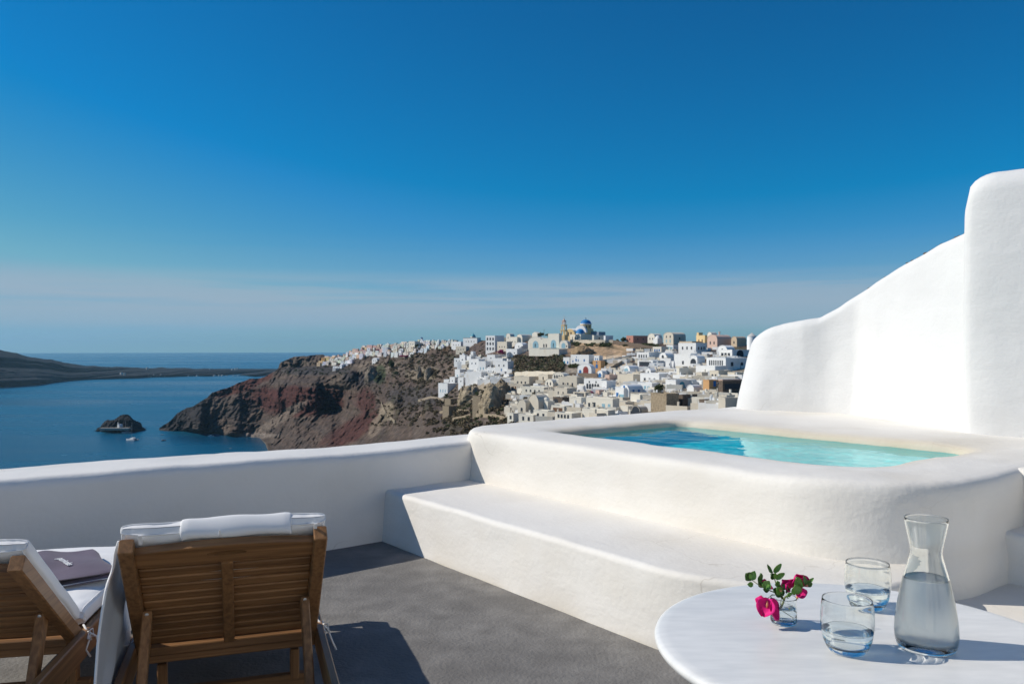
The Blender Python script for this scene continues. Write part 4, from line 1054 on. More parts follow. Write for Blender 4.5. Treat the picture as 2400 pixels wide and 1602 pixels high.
for x, y, L, az, lb in ((258, 1010.5, 12, 170, 'white motorboat lying at the left shore of the islet'), (383.5, 1032, 6.5, 30, 'small dark dinghy floating near the cape'), (380.5, 1018.5, 5.5, 10, 'small white dinghy right off the tip of the cape'), (541, 1052-1, 4, 5, 'tiny white skiff in the bay'), (495, 1021.5, 9, 0, 'white fishing boat at the foot of the brown slope')):
    t = empty('motorboat' if L > 8 else 'dinghy', seaP(x, y), R(az)); tag(t, lb, 'boat')
    hull(L, L*.32, L*.1).build('hull', far_mat((.25,.10,.08), 'paint') if 'dark' in lb else MW, t)
    q = MB(); q.box((-L*.25, -L*.09, L*.09), (L*.1, L*.09, L*.2)); q.build('cabin', MW if 'dark' not in lb else WOODP, t)
    q = MB(); q.box((L*.1, -L*.085, L*.13), (L*.12, L*.085, L*.19)); q.build('windscreen', GLASSD, t)
# ------------------------------------------------------------------ garden and terrace walls between the houses: too many to count
def clutter(name, zones, n, cols, seed):
    r = np.random.default_rng(seed); M = [MB() for _ in cols]
    for i in range(n):
        x0, x1, y0, y1 = zones[r.integers(len(zones))]
        x = r.uniform(x0, x1); y = r.uniform(y0, y1); d = ground(x, y); s = d/FPX; p = PD(x, y, d)
        th = R(r.uniform(-60, -20)); c, sn = math.cos(th), math.sin(th)
        def T(v): return (p.x+v[0]*c-v[1]*sn, p.y+v[0]*sn+v[1]*c, p.z+v[2])
        L = r.uniform(2, 7); Dp = r.uniform(1.6, 4.5); h = r.uniform(.8, 2.2); w = .3
        m = MB(); m.box((-L, 0, -2.5), (0, w, h)); m.box((-w, w, -2.5), (0, Dp, h*.98))
        if r.random() < .45: m.box((-L*.7, w+.2, -2.5), (-w-.2, Dp, h*r.uniform(.4, .8)))
        if r.random() < .35: m.box((-L*.5, w+.1, -1), (-L*.5+.5, w+.6, h+r.uniform(.5, 1.2)))
        M[i % len(cols)].add([T(v) for v in m.v], m.f)
    for m, c_ in zip(M, cols):
        tag(m.build(name, far_mat(c_), fix=False), 'low garden and terrace walls between the houses, of one colour', 'terrace walls', kind='stuff')
clutter('terrace_walls', [(1205,1500,890,985),(1180,1500,895,975),(1440,1730,840,925),(1480,1720,820,900),(1420,1560,870,930),(1090,1200,835,895),(1500,1730,925,965)], 620, [W_, CREAM, SAND, GREY], 77)
clutter('terrace_walls', [(1440,1730,835,930),(1480,1740,815,900),(1085,1200,835,895)], 200, [W_], 78)

# ------------------------------------------------------------------ terrace
def plaster(name, c1, c2, c3=None, t3=(0.52, 0.75), s3=0.9, bump=0.35, stain=(.58, .50, .37)):
    m = noise_mat(name, c1, c2, scale=1.7, detail=7, rough=0.72, bump=bump, bscale=38, bdist=0.006, c3=c3, s3=s3, t3=t3, spec=0.25)
    n, l = m.node_tree.nodes, m.node_tree.links; b = n['Principled BSDF']
    # broad trowel marks under the fine grain
    tc = n.new('ShaderNodeTexCoord'); mp = n.new('ShaderNodeMapping'); mp.inputs['Scale'].default_value = (1, 1, 2.2); mp.inputs['Rotation'].default_value = (0.2, 0.1, 0.66)
    l.new(tc.outputs['Object'], mp.inputs[0])
    t = n.new('ShaderNodeTexNoise'); t.inputs['Scale'].default_value = 3.6; t.inputs['Detail'].default_value = 3; t.inputs['Distortion'].default_value = 0.2
    l.new(mp.outputs[0], t.inputs['Vector'])
    bp = n.new('ShaderNodeBump'); bp.inputs['Strength'].default_value = 0.32; bp.inputs['Distance'].default_value = 0.022
    l.new(t.outputs[0], bp.inputs['Height'])
    old = [k for k in n if k.type == 'BUMP' and k != bp][0]
    l.new(bp.outputs[0], old.inputs['Normal'])
    # a few hairline cracks in the limewash
    w1 = n.new('ShaderNodeTexNoise'); w1.inputs['Scale'].default_value = 2.2; w1.inputs['Detail'].default_value = 5; l.new(tc.outputs['Object'], w1.inputs['Vector'])
    wm_ = n.new('ShaderNodeMix'); wm_.data_type = 'VECTOR'; wm_.inputs[0].default_value = .35; l.new(tc.outputs['Object'], wm_.inputs[4]); l.new(w1.outputs['Color'], wm_.inputs[5])
    vo = n.new('ShaderNodeTexVoronoi'); vo.feature = 'DISTANCE_TO_EDGE'; vo.inputs['Scale'].default_value = 1.9; l.new(wm_.outputs[1], vo.inputs['Vector'])
    lt = n.new('ShaderNodeMapRange'); lt.inputs[1].default_value = 0.0; lt.inputs[2].default_value = .006; lt.inputs[3].default_value = 1; lt.inputs[4].default_value = 0; l.new(vo.outputs[0], lt.inputs[0])
    w2 = n.new('ShaderNodeTexNoise'); w2.inputs['Scale'].default_value = 1.1; l.new(tc.outputs['Object'], w2.inputs['Vector'])
    mk = n.new('ShaderNodeMapRange'); mk.inputs[1].default_value = .56; mk.inputs[2].default_value = .64; mk.inputs[4].default_value = .40; l.new(w2.outputs[0], mk.inputs[0])
    cm = n.new('ShaderNodeMath'); cm.operation = 'MULTIPLY'; l.new(lt.outputs[0], cm.inputs[0]); l.new(mk.outputs[0], cm.inputs[1])
    cx_ = n.new('ShaderNodeMix'); cx_.data_type = 'RGBA'; cx_.inputs[7].default_value = (.38, .33, .26, 1); l.new(cm.outputs[0], cx_.inputs[0]); l.new(b.inputs['Base Color'].links[0].from_socket, cx_.inputs[6]); l.new(cx_.outputs[2], b.inputs['Base Color'])
    # ochre water stain pigment where the mesh carries it
    src = b.inputs['Base Color'].links[0].from_socket
    at = n.new('ShaderNodeAttribute'); at.attribute_name = 'rock'; mx2 = n.new('ShaderNodeMix'); mx2.data_type = 'RGBA'; mx2.inputs[7].default_value = (*stain, 1)
    l.new(at.outputs['Fac'], mx2.inputs[0]); l.new(src, mx2.inputs[6]); l.new(mx2.outputs[2], b.inputs['Base Color'])
    return m
M_WALL = plaster('white_limewash', (.755,.745,.72), (.71,.70,.68), (.66,.645,.615), (.52,.76))
M_CREAM = plaster('cream_plaster', (.82,.79,.735), (.775,.74,.68), (.71,.665,.59), (.48,.74), 1.1)
M_PARA = plaster('parapet_limewash', (.81,.785,.74), (.75,.73,.69), (.69,.665,.62), (.50,.72))
M_FLOOR = noise_mat('grey_screed', (.155,.147,.137), (.240,.228,.211), scale=7.0, detail=10, rough=.85, bump=.8, bscale=55, bdist=.008, c3=(.150,.142,.132), s3=1.1, t3=(.47,.68), spec=.3)

m = MB(); m.box((-5.6, -6, -.35), (2.6, 3.4, 0))
o = m.build('terrace_floor', M_FLOOR); tag(o, kind='structure')
for v in o.data.vertices:
    v.co = UV(v.co.x, v.co.y, v.co.z)
m = MB(); m.box((-5.5, -6.1, -5.2), (6.0, 8.9, -.352)); o = m.build('terrace_foundation', M_WALL)
for v in o.data.vertices: v.co = UV(v.co.x, v.co.y, v.co.z)
tag(o, kind='structure')

def ring_pts(u0, u1, v0, v1, rad, n=20, side=26):
    """rounded rectangle in (u, v); rad = radii at (u0,v0),(u1,v0),(u1,v1),(u0,v1); equal counts so rings can be lofted"""
    P_ = []
    cs = [(u0+rad[0], v0+rad[0], rad[0], 180), (u1-rad[1], v0+rad[1], rad[1], 270), (u1-rad[2], v1-rad[2], rad[2], 0), (u0+rad[3], v1-rad[3], rad[3], 90)]
    for i, (cu, cv, r, a0) in enumerate(cs):
        for k in range(n):
            a = R(a0+90*k/(n-1)); P_.append((cu+r*math.cos(a), cv+r*math.sin(a)))
        nu, nv, nr, na = cs[(i+1) % 4]
        e0 = P_[-1]; a = R(na); e1 = (nu+nr*math.cos(a), nv+nr*math.sin(a))
        for k in range(1, side): t = k/side; P_.append((e0[0]*(1-t)+e1[0]*t, e0[1]*(1-t)+e1[1]*t))
    return np.array(P_)
def to_world(G):
    out = np.empty_like(G)
    out[..., 0] = G[..., 0]*AU.x+G[..., 1]*AV.x; out[..., 1] = G[..., 0]*AU.y+G[..., 1]*AV.y; out[..., 2] = G[..., 2]
    return out
def wobble(G, amp, sc, seed):
    w = G.copy()
    for i in range(3): w[..., i] += amp*fbm(G[..., 0]/sc, G[..., 1]/sc, G[..., 2]/sc, 3, seed+i*5)
    return w
ZD = 0.73
def pool():
    t = empty('plunge_pool', UV(-3.4, 4.8, ZD)); tag(t, 'raised cream plastered plunge pool with rounded corners and turquoise water', 'pool')
    outer = lambda off: ring_pts(-5.40+off, -1.66-off, 3.50+off, 7.9-off, [max(.03, r-off) for r in (.50, .66, .4, .7)])
    inner = lambda off: ring_pts(-4.66-off, -2.20+off, 4.04-off, 5.50+off, [r+off for r in (.16, .34, .22, .16)])
    rows = []
    for z, off in ((-.05, -.035), (.15, -.03), (.30, -.026), (.33, -.022), (.38, -.014), (.45, -.004), (.52, .0), (.62, .0), (.668, .003), (.692, .009), (.708, .018), (.719, .032), (.726, .055), (.728, .12)):
        p = outer(off); rows.append(np.concatenate([p, np.full((len(p), 1), z)], 1))
    # densify the deck between outer crest and inner rim
    po = outer(.12); pi_ = inner(.10)
    for k in range(1, 12):
        q = k/12; p = po*(1-q)+pi_*q; rows.append(np.concatenate([p, np.full((len(p), 1), .728+.004*math.sin(q*math.pi))], 1))
    for z, off in ((.728, .10), (.722, .055), (.708, .022), (.690, .006), (.66, 0), (.60, -.004), (.45, -.012), (.25, -.02), (.14, -.03)):
        p = inner(off); rows.append(np.concatenate([p, np.full((len(p), 1), z)], 1))
    G = np.array(rows)
    edge = 23
    W1 = wobble(G, .013, .42, 3); W1 = wobble(W1, .004, .12, 9)
    W = to_world(W1)
    W -= np.array([*(UV(-3.4, 4.8, ZD))])
    nb = len(rows)-5
    # ochre-green water stain pigment along the inner rim
    nrow = len(rows); ks = np.zeros(nrow)
    i0 = 14
    for i in range(nrow): ks[i] = np.interp(i, [0, i0+5, i0+9, i0+11, i0+13, nrow], [0, 0, .10, .30, .75, .9])
    st_ = ks[:, None]+0*G[..., 0]
    st_ = np.clip(st_*(1+.5*fbm(G[..., 0]*2.2, G[..., 1]*2.2, 0.3, 3, 77)), 0, 1)
    drift = np.clip(fbm(G[..., 0]*1.1, G[..., 1]*1.1, G[..., 2]*2, 4, 79)*1.8, 0, .35)*(np.arange(nrow)[:, None] < i0+6)
    base_ = np.exp(-np.abs(G[..., 2]-.365)/.022)*.45*np.clip(.6+fbm(G[..., 0]*3, G[..., 1]*3, 0, 3, 5)*1.5, 0, 1)
    st_ = np.clip(st_+drift*.3+base_*.6, 0, 1)
    grid_obj('surround', W[:nb+1], M_CREAM, t, wrap=True, color=np.repeat(st_[:nb+1, :, None], 3, 2))
    m_in = noise_mat('pool_plaster', (.015,.66,.68), (.05,.72,.73), scale=2.0, rough=.6, bump=.2, bscale=20, bdist=.01, c3=(.20,.74,.74), s3=1.2)
    grid_obj('basin_wall', W[nb:], m_in, t, wrap=True)
    b_ = W[-1]; me = mesh_obj('basin_floor', [tuple(q) for q in b_], [tuple(range(len(b_)))], m_in, t)
    # water
    mw, n, l, b = new_mat('pool_water'); n.remove(b)
    g = n.new('ShaderNodeBsdfGlass'); g.inputs['Color'].default_value = (.76, 1.0, 1.0, 1); g.inputs['IOR'].default_value = 1.33; g.inputs['Roughness'].default_value = 0.0
    l.new(g.outputs[0], n['Material Output'].inputs[0])
    nu, nv = 240, 150
    U = np.linspace(-4.68, -2.18, nu)[None]+np.zeros((nv, 1)); V = np.linspace(4.02, 5.52, nv)[:, None]+np.zeros((1, nu))
    Z = .672+.0030*fbm(U*4.5, V*4.5, 0.3, 2, 2)+.0016*fbm(U*12, V*12, 0.3, 2, 8)
    G = to_world(np.stack([U, V, Z], -1)); G -= np.array([*(UV(-3.4, 4.8, ZD))])
    w = grid_obj('water', G, mw, t)
    w.cycles.is_caustics_caster = True
    for ch in t.children:
        if ch != w: ch.cycles.is_caustics_receiver = True
pool()

# long low step in front of the pool
def block_loft(name, u0, u1, v0, v1, z0, z1, rad, mat, seed, rtop=.06, amp=.011, batter=.03, cat=None, label=None, kind=None, n=12, side=30):
    rows = []
    def add(off, z): 
        p = ring_pts(u0+off, u1-off, v0+off, v1-off, [max(.01, r-off) for r in rad], n, side); rows.append(np.concatenate([p, np.full((len(p), 1), z)], 1))
    H_ = z1-z0
    for k in range(9):
        q = k/8; add(-batter*(1-q), z0+(H_-rtop)*q)
    for k in range(1, 8):
        a = math.pi/2*k/7; add(rtop*(1-math.cos(a)), z1-rtop+rtop*math.sin(a))
    wmin = min(.10, min(u1-u0, v1-v0)/2-rtop-.012)
    for k in range(1, 9): add(rtop+wmin*k/8, z1)
    G = wobble(np.array(rows), amp, .42, seed); G = wobble(G, amp*.35, .12, seed+7)
    c = UV((u0+u1)/2, (v0+v1)/2, z0)
    W = to_world(G)-np.array([*c])
    hz = G[..., 2]-z0
    stn = np.clip(np.exp(-np.clip(hz-.02, 0, 9)/.016)*.7*np.clip(.5+fbm(G[..., 0]*4, G[..., 1]*4, 0, 3, seed)*1.6, 0, 1)+np.clip(fbm(G[..., 0]*1.3, G[..., 1]*1.3, G[..., 2]*2, 4, seed+2)*.9, 0, .16), 0, 1)
    o = grid_obj(name, W, mat, wrap=True, color=np.repeat(stn[..., None], 3, 2))
    cap = MB().add([tuple(q) for q in W[-1]], [tuple(range(len(W[-1])))])
    bm = bmesh.new(); bm.from_mesh(o.data); bm.verts.ensure_lookup_table(); nv = W.shape[1]; s0 = (W.shape[0]-1)*nv
    f = bm.faces.new([bm.verts[s0+i] for i in range(nv)]); f.smooth = True
    bm.to_mesh(o.data); bm.free()
    o.location = c
    return tag(o, label, cat, kind=kind)
block_loft('poolside_step', -5.08, -1.64, 2.76, 3.92, -.02, .36, (.03, .82, .30, .03), M_CREAM, 21, .034, label='long low cream plastered step running along the front of the pool', cat='step')
# right-hand stairs beside the pool
block_loft('side_platform', -1.8, 3.0, 2.70, 4.60, -.04, .18, (.04, .1, .05, .05), M_CREAM, 31, .03, label='low sunlit cream platform beyond the marble table', cat='platform')
block_loft('stair_step', -1.72, 1.6, 4.45, 4.85, .10, .43, (.04, .05, .05, .05), M_CREAM, 33, .035, label='shaded plaster stair step at the right side of the pool', cat='step')
block_loft('upper_deck', -1.72, 5.0, 4.72, 8.6, .10, .722, (.04, .1, .1, .1), M_CREAM, 35, .04, label='upper cream deck at the right behind the stair step', cat='deck')

# sweep of a wall profile along a path
def sweep_wall(name, st, mat, seed, amp=.012, rt=.10, nz=14, fine=.004, cat=None, label=None, batter=.02):
    """st: list of (x, y, nx, ny, half width, height, base z); n points to the front side"""
    rows = []
    for (x, y, nx, ny, w, h, zb) in st:
        prof = []; r = min(rt, w*.95)
        for k in range(nz): q = k/(nz-1); prof.append((w+batter*(1-q)*h, (h-r)*q))
        for k in range(1, 9): a = math.pi/2*k/8; prof.append((w-r+r*math.cos(a), h-r+r*math.sin(a)))
        m_ = max(0.0, w-r)
        for k in range(1, 5): prof.append((m_*(1-2*k/5), h))
        for k in range(8): a = math.pi/2*(1-k/8); prof.append((-(w-r)-r*math.cos(a), h-r+r*math.sin(a)))
        for k in range(nz): q = 1-k/(nz-1); prof.append((-w-batter*(1-q)*h, (h-r)*q))
        rows.append([(x+nx*a, y+ny*a, zb+z) for a, z in prof])
    G = np.array(rows); G = wobble(G, amp, .5, seed); G = wobble(G, fine, .13, seed+7)
    c = np.array([st[len(st)//2][0], st[len(st)//2][1], st[0][6]])
    o = grid_obj(name, G-c, mat); o.location = c
    bm = bmesh.new(); bm.from_mesh(o.data); bm.verts.ensure_lookup_table(); nc = G.shape[1]
    bm.faces.new([bm.verts[i] for i in range(nc)]); bm.faces.new([bm.verts[(len(rows)-1)*nc+i] for i in range(nc-1, -1, -1)])
    bmesh.ops.recalc_face_normals(bm, faces=bm.faces); bm.to_mesh(o.data); bm.free()
    return tag(o, label, cat)
st = []
for v in np.linspace(-4.5, 4.2, 120):
    q = UV(-5.27, v); hw = .26+.015*math.sin(v*1.3)
    st.append((q.x, q.y, AU.x, AU.y, hw, .705+.010*math.sin(v*1.9)-.004*v, -.05))
sweep_wall('parapet_wall', st, M_PARA, 41, rt=.065, label='long low white parapet wall in shade behind the loungers', cat='parapet')

# tall white wall behind the pool: front line points with heights
def interp_path(pts, n):
    pts = np.array(pts, float); d = np.concatenate([[0], np.cumsum(np.hypot(*(np.diff(pts[:, :2], axis=0).T)))])
    s = np.linspace(0, d[-1], n)
    F = np.stack([np.interp(s, d, pts[:, i]) for i in range(pts.shape[1])], 1)
    k = np.exp(-np.linspace(-2, 2, 13)**2); k /= k.sum()
    Fp = np.concatenate([F[:1].repeat(6, 0), F, F[-1:].repeat(6, 0)])
    return np.stack([np.convolve(Fp[:, i], k, 'valid') for i in range(F.shape[1])], 1)
F = interp_path([(2.36,8.26,0),(2.75,8.03,0),(3.10,7.82,0),(3.30,7.62,0),(3.36,7.10,0),(3.40,6.70,0),(3.425,6.35,0),(3.44,6.12,0),(3.46,5.95,0)], 130)
OUTX = [1731,1790,1805,1860,1939,1983,2059,2126,2207,2278,2400]; OUTY = [790,768,763,754,743,718,662,620,573,540,500]
for r_ in F:
    bx, by = r_[0]+.10, r_[1]+.03
    r_[2] = EYE+(EL-np.interp(CX+bx/by*FPX, OUTX, OUTY))/FPX*by-(ZD-.04)
st = []
for i, (x, y, h) in enumerate(F):
    j0, j1 = max(0, i-4), min(len(F)-1, i+4); d = Vector((F[j1][0]-F[j0][0], F[j1][1]-F[j0][1])).normalized()
    nrm = Vector((-d.y, d.x))
    if nrm.dot(Vector((-x, -y))) < 0: nrm = -nrm
    s_ = i/(len(F)-1)*2.95; e = min(1, s_/.24); k = math.sqrt(max(0.0, 1-(1-e)**2))
    hw = .24*max(.12, k)+.02
    hh = h*(.88+.12*k)
    st.append((x-nrm.x*.28-d.x*.10*(1-e), y-nrm.y*.28-d.y*.1*(1-e), nrm.x, nrm.y, hw, hh, ZD-.04))
sweep_wall('tall_wall', st, M_WALL, 51, amp=.016, rt=.09, nz=26, batter=.055, label='high white wall rising in a curve to the right behind the pool', cat='wall')
# lean the left end outwards at the foot
o = bpy.data.objects['tall_wall']
for v in o.data.vertices:
    w = v.co+o.location; t = (2.9-w.x)/.5
    if t > 0:
        k = min(1, max(0, (w.z-ZD)/.85)); v.co.x += .20*min(1, t)*k**1.2
# tower block at the right
T = interp_path([(3.365,6.00,1.99),(3.62,5.80,1.99),(3.9,5.60,2.0),(4.5,5.15,2.02),(5.6,4.3,2.05)], 70)
st = []
for i, (x, y, h) in enumerate(T):
    d = Vector((2.18, -1.68)).normalized(); nrm = Vector((-d.y, d.x)); nrm = -nrm if nrm.dot(Vector((-x, -y))) < 0 else nrm
    s_ = i/(len(T)-1)*2.75; e = min(1, s_/.26); k = math.sqrt(max(0.0, 1-(1-e)**2))
    st.append((x-nrm.x*.42, y-nrm.y*.42, nrm.x, nrm.y, .37+.05*k, h*(.91+.09*k), ZD-.04))
sweep_wall('tower_block', st, M_WALL, 61, amp=.014, rt=.16, nz=26, batter=.05, label='massive rounded white buttress at the right picture edge above the wall', cat='buttress')
# dark coping stones showing along the sloping wall top
MST = noise_mat('coping_stone', (.10,.075,.05), (.19,.15,.11), scale=9, rough=.95, bump=.5, bscale=30, bdist=.01)
cs = empty('stone_coping', (3.40, 6.8, ZD+1.2)); tag(cs, 'line of small dark stones along the sloping top of the high wall', 'coping')
for i in range(34):
    q = (i+.5)/34; f = 0.36+.60*q; k = int(f*(len(F)-1)); x, y, h = F[k]
    if 9 < i < 13 or i in (20, 26): continue
    m = MB(); a, b_, c_ = .026*random.uniform(.8, 1.5), .03*random.uniform(.8, 1.8), .007*random.uniform(.8, 1.6)
    m.lathe([(0, -c_), (a*.8, -c_*.9), (a, 0), (a*.7, c_*.9), (0, c_)], 7)
    o = m.build('stone', MST, cs); o.location = Vector((x+.10+.03*random.random(), y+.02, ZD-.04+h-.001))-cs.location; o.rotation_euler = (random.uniform(-.2,.2), random.uniform(-.2,.2), random.uniform(0, 3)); o.scale = (1, b_/a, 1)

# unseen house front added behind the camera, bouncing sunlight back at the shaded parapet
ch = empty('bounce_house_front', UV(3.0, -1.0, 0)); tag(ch, 'added white house front across the terrace, unseen, bouncing light to the parapet', 'house')
def hbox(name, a, b_, mat):
    m = MB(); m.box(a, b_); o = m.build(name, mat, ch)
    for v in o.data.vertices: v.co = UV(v.co.x, v.co.y, v.co.z)
    return o
hbox('wall', (0, -6, -.1), (.5, 5.2, 4.6), M_WALL); hbox('roof', (-.08, -6.08, 4.602), (.6, 5.28, 4.76), M_WALL)
hbox('door', (-.03, -.5, .0), (-.004, .45, 2.1), far_mat((.10,.20,.30), 'paint')); hbox('window', (-.03, 1.4, 1.0), (-.004, 2.2, 2.0), GLASSD); hbox('window', (-.03, -2.4, 1.0), (-.004, -1.6, 2.0), GLASSD)
m = MB(); m.box((2.6, -6, -.35), (3.9, 4.2, -.004)); o = m.build('terrace_floor', M_FLOOR); tag(o, kind='structure')
for v in o.data.vertices: v.co = UV(v.co.x, v.co.y, v.co.z)
# ------------------------------------------------------------------ loungers
def wood_mat(name, c1, c2, axis='X'):
    m, n, l, b = new_mat(name)
    tc = n.new('ShaderNodeTexCoord'); mp = n.new('ShaderNodeMapping')
    sc = {'X': (3, 70, 70), 'Y': (70, 3, 70), 'Z': (70, 70, 3)}[axis]; mp.inputs['Scale'].default_value = sc
    l.new(tc.outputs['Object'], mp.inputs[0])
    t = n.new('ShaderNodeTexNoise'); t.inputs['Scale'].default_value = 1.0; t.inputs['Detail'].default_value = 6; t.inputs['Distortion'].default_value = .4
    l.new(mp.outputs[0], t.inputs['Vector'])
    cr = n.new('ShaderNodeMapRange'); cr.inputs[1].default_value = .3; cr.inputs[2].default_value = .7; l.new(t.outputs[0], cr.inputs[0])
    mx = n.new('ShaderNodeMix'); mx.data_type = 'RGBA'; mx.inputs[6].default_value = (*c1, 1); mx.inputs[7].default_value = (*c2, 1)
    l.new(cr.outputs[0], mx.inputs[0])
    oi = n.new('ShaderNodeObjectInfo'); mr = n.new('ShaderNodeMapRange'); mr.inputs[3].default_value = .82; mr.inputs[4].default_value = 1.18
    l.new(oi.outputs['Random'], mr.inputs[0])
    mu = n.new('ShaderNodeVectorMath'); mu.operation = 'SCALE'; l.new(mx.outputs[2], mu.inputs[0]); l.new(mr.outputs[0], mu.inputs['Scale'])
    l.new(mu.outputs[0], b.inputs['Base Color'])
    b.inputs['Roughness'].default_value = .48; b.inputs['Specular IOR Level'].default_value = .4
    bp = n.new('ShaderNodeBump'); bp.inputs['Strength'].default_value = .25; bp.inputs['Distance'].default_value = .002
    l.new(t.outputs[0], bp.inputs['Height']); l.new(bp.outputs[0], b.inputs['Normal'])
    return m
WX = wood_mat('teak_across', (.165,.080,.031), (.34,.172,.070), 'X'); WY = wood_mat('teak_along', (.165,.080,.031), (.34,.172,.070), 'Y'); WZ = wood_mat('teak_upright', (.165,.080,.031), (.34,.172,.070), 'Z')
def fabric(name, c1, c2):
    m = noise_mat(name, c1, c2, scale=6, detail=4, rough=.9, bump=.35, bscale=420, bdist=.0015, spec=.15)
    m.node_tree.nodes['Principled BSDF'].inputs['Sheen Weight'].default_value = .15
    return m
FAB = fabric('white_canvas', (.86,.85,.83), (.80,.79,.78)); FABG = fabric('pale_grey_cloth', (.55,.56,.57), (.47,.48,.50)); PURP = fabric('aubergine_terry', (.100,.078,.112), (.140,.110,.150))
SCREW = noise_mat('steel', (.4,.4,.4), (.5,.5,.5), rough=.35); SCREW.node_tree.nodes['Principled BSDF'].inputs['Metallic'].default_value = 1

HZ, BL, TZ = .33, -.42, .773       # hinge height, back end of the raised backrest, its top height
def bp_(x, t, off=0.0):
    """point on the backrest plane: t 0 at the hinge, 1 at the top; off above the slats (towards the sitter)"""
    L = math.hypot(BL, TZ-HZ); ny, nz = (TZ-HZ)/L, -BL/L
    return Vector((x, BL*t+ny*off, HZ+(TZ-HZ)*t+nz*off))
def lounger(loc, rz, label, struts=((-.262,-.42),(.262,-.42))):
    t = empty('sun_lounger', loc, rz); tag(t, label, 'sun lounger', 'teak loungers by the parapet')
    th = math.atan2(TZ-HZ, -BL)
    # base
    for sx in (-1, 1):
        m = MB(); m.bar((sx*.315, -.72, .291), (sx*.315, 1.10, .291), .028, .092, (1, 0, 0), .004); m.build('side_rail', WY, t)
        m = MB(); m.bar((sx*.282, -.66, .02), (sx*.282, -.66, .30), .036, .05, (1, 0, 0), .004); m.build('leg', WZ, t)
        m = MB(); m.bar((sx*.282, .98, .0), (sx*.282, .98, .30), .036, .05, (1, 0, 0), .004); m.build('leg', WZ, t)
        m = MB(); m.bar((sx*.235, .14, .09), (sx*.235, .14, .205), .034, .045, (1, 0, 0), .004); m.build('notch_block', WZ, t)
    for y, z, nm in ((-.70, .285, 'cross_bar'), (.015, .285, 'cross_bar'), (1.08, .285, 'cross_bar')):
        m = MB(); m.bar((-.30, y, z), (.30, y, z), .03, .062, (0, 1, 0), .004); m.build(nm, WX, t)
    m = MB(); m.bar((-.30, .14, .085), (.30, .14, .085), .04, .045, (0, 1, 0), .004); m.build('cross_bar', WX, t)
    for k in range(16):
        y = .055+k*.063; m = MB(); m.bar((-.303, y, .322), (.303, y, .322), .059, .014, (0, 1, 0), .003); m.build('slat', WX, t)
    # backrest frame
    for sx in (-1, 1):
        m = MB(); a, b_ = bp_(sx*.283, -.02, -.012), bp_(sx*.283, 1.015, -.012)
        m.bar(a, b_, .042, .052, (1, 0, 0), .004); m.build('backrest_rail', WY, t)
    # curved head bar with a grip slot
    poly_o = []; N = 24
    def zz(x): return .020*(1-(x/.262)**2)
    m = MB(); vs = []; fs = []
    tb = .845
    for face in (-.026, .0):
        for k in range(N+1):
            x = -.262+.524*k/N
            vs += [bp_(x, 1.0-.035, face)+(bp_(0,1)-bp_(0,0)).normalized()*zz(x), bp_(x, tb, face)]
    n1 = 2*(N+1)
    slot = {}
    for k in range(N):
        a = k*2; q = [(a, a+2, a+3, a+1), (n1+a+1, n1+a+3, n1+a+2, n1+a), (a, n1+a, n1+a+2, a+2), (a+3, n1+a+3, n1+a+1, a+1)]
        fs += q
    m.add(vs, fs + [(0, 1, n1+1, n1), (2*N+1, 2*N, n1+2*N, n1+2*N+1)])
    hb = m.build('head_bar', WX, t)
    cut = MB(); poly = [(.060*math.cos(a), .013*math.sin(a)) for a in (2*math.pi*k/16 for k in range(16))]
    up = (bp_(0,1)-bp_(0,0)).normalized(); nn = (bp_(0,0,1)-bp_(0,0)).normalized(); c0 = bp_(0.0, .925)
    cut.add([c0+Vector((x, 0, 0))+up*y+nn*o_ for o_ in (-.06, .03) for x, y in poly], [tuple(range(15, -1, -1)), tuple(range(16, 32))]+[(i, (i+1) % 16, 16+(i+1) % 16, 16+i) for i in range(16)])
    co = cut.build('grip_cutter'); md = hb.modifiers.new('grip', 'BOOLEAN'); md.operation = 'DIFFERENCE'; md.object = co; md.solver = 'EXACT'
    bpy.context.view_layer.update(); dg = bpy.context.evaluated_depsgraph_get()
    co.matrix_world = hb.matrix_world
    bpy.context.view_layer.update(); me2 = bpy.data.meshes.new_from_object(hb.evaluated_get(bpy.context.evaluated_depsgraph_get()))
    hb.modifiers.clear(); hb.data = me2; bpy.data.objects.remove(co)
    m = MB(); m.bar(bp_(0, 0.0, -.020), bp_(0, .845, -.020), .036, .022, (1, 0, 0), .003); m.build('centre_bar', WY, t)
    ns = 11
    for k in range(ns):
        q = .045+(.835-.045)*k/(ns-1)*.985
        m = MB(); a = bp_(-.262, q+.0, 0); b_ = bp_(.262, q, 0)
        s_dir = up; m.bar(a, b_, .0385, .018, tuple(s_dir), .004); m.build('slat', WX, t)
    m = MB(); m.bar((-.262, .0, .30), (.262, .0, .30), .03, .03, (0, 1, 0), .003); m.build('hinge_bar', WX, t)
    for sx, (bx, by) in zip((-1, 1), struts):
        a = bp_(sx*.250, .40, -.022); m = MB(); m.bar(a, (bx, by, .09), .030, .045, (1, 0, 0), .004); m.build('prop_strut', WZ, t)
        q = MB(); q.lathe([(0, 0), (.006, 0), (.006, .003), (0, .004)], 10); o = q.build('bolt', SCREW, t); o.location = a+Vector((0, -.024, 0)); o.rotation_euler = (R(90), 0, 0)
    return t
L1 = (-1.02, 2.875, 0); R1 = R(18.5)
L2 = (-1.865, 2.837, 0); R2 = R(11.5)
lounger(L1, R1, 'teak lounger with raised slatted back at the centre of the terrace')
BL, TZ = -.505, .722
lounger(L2, R2, 'teak lounger cut by the left edge with a purple towel on its seat')

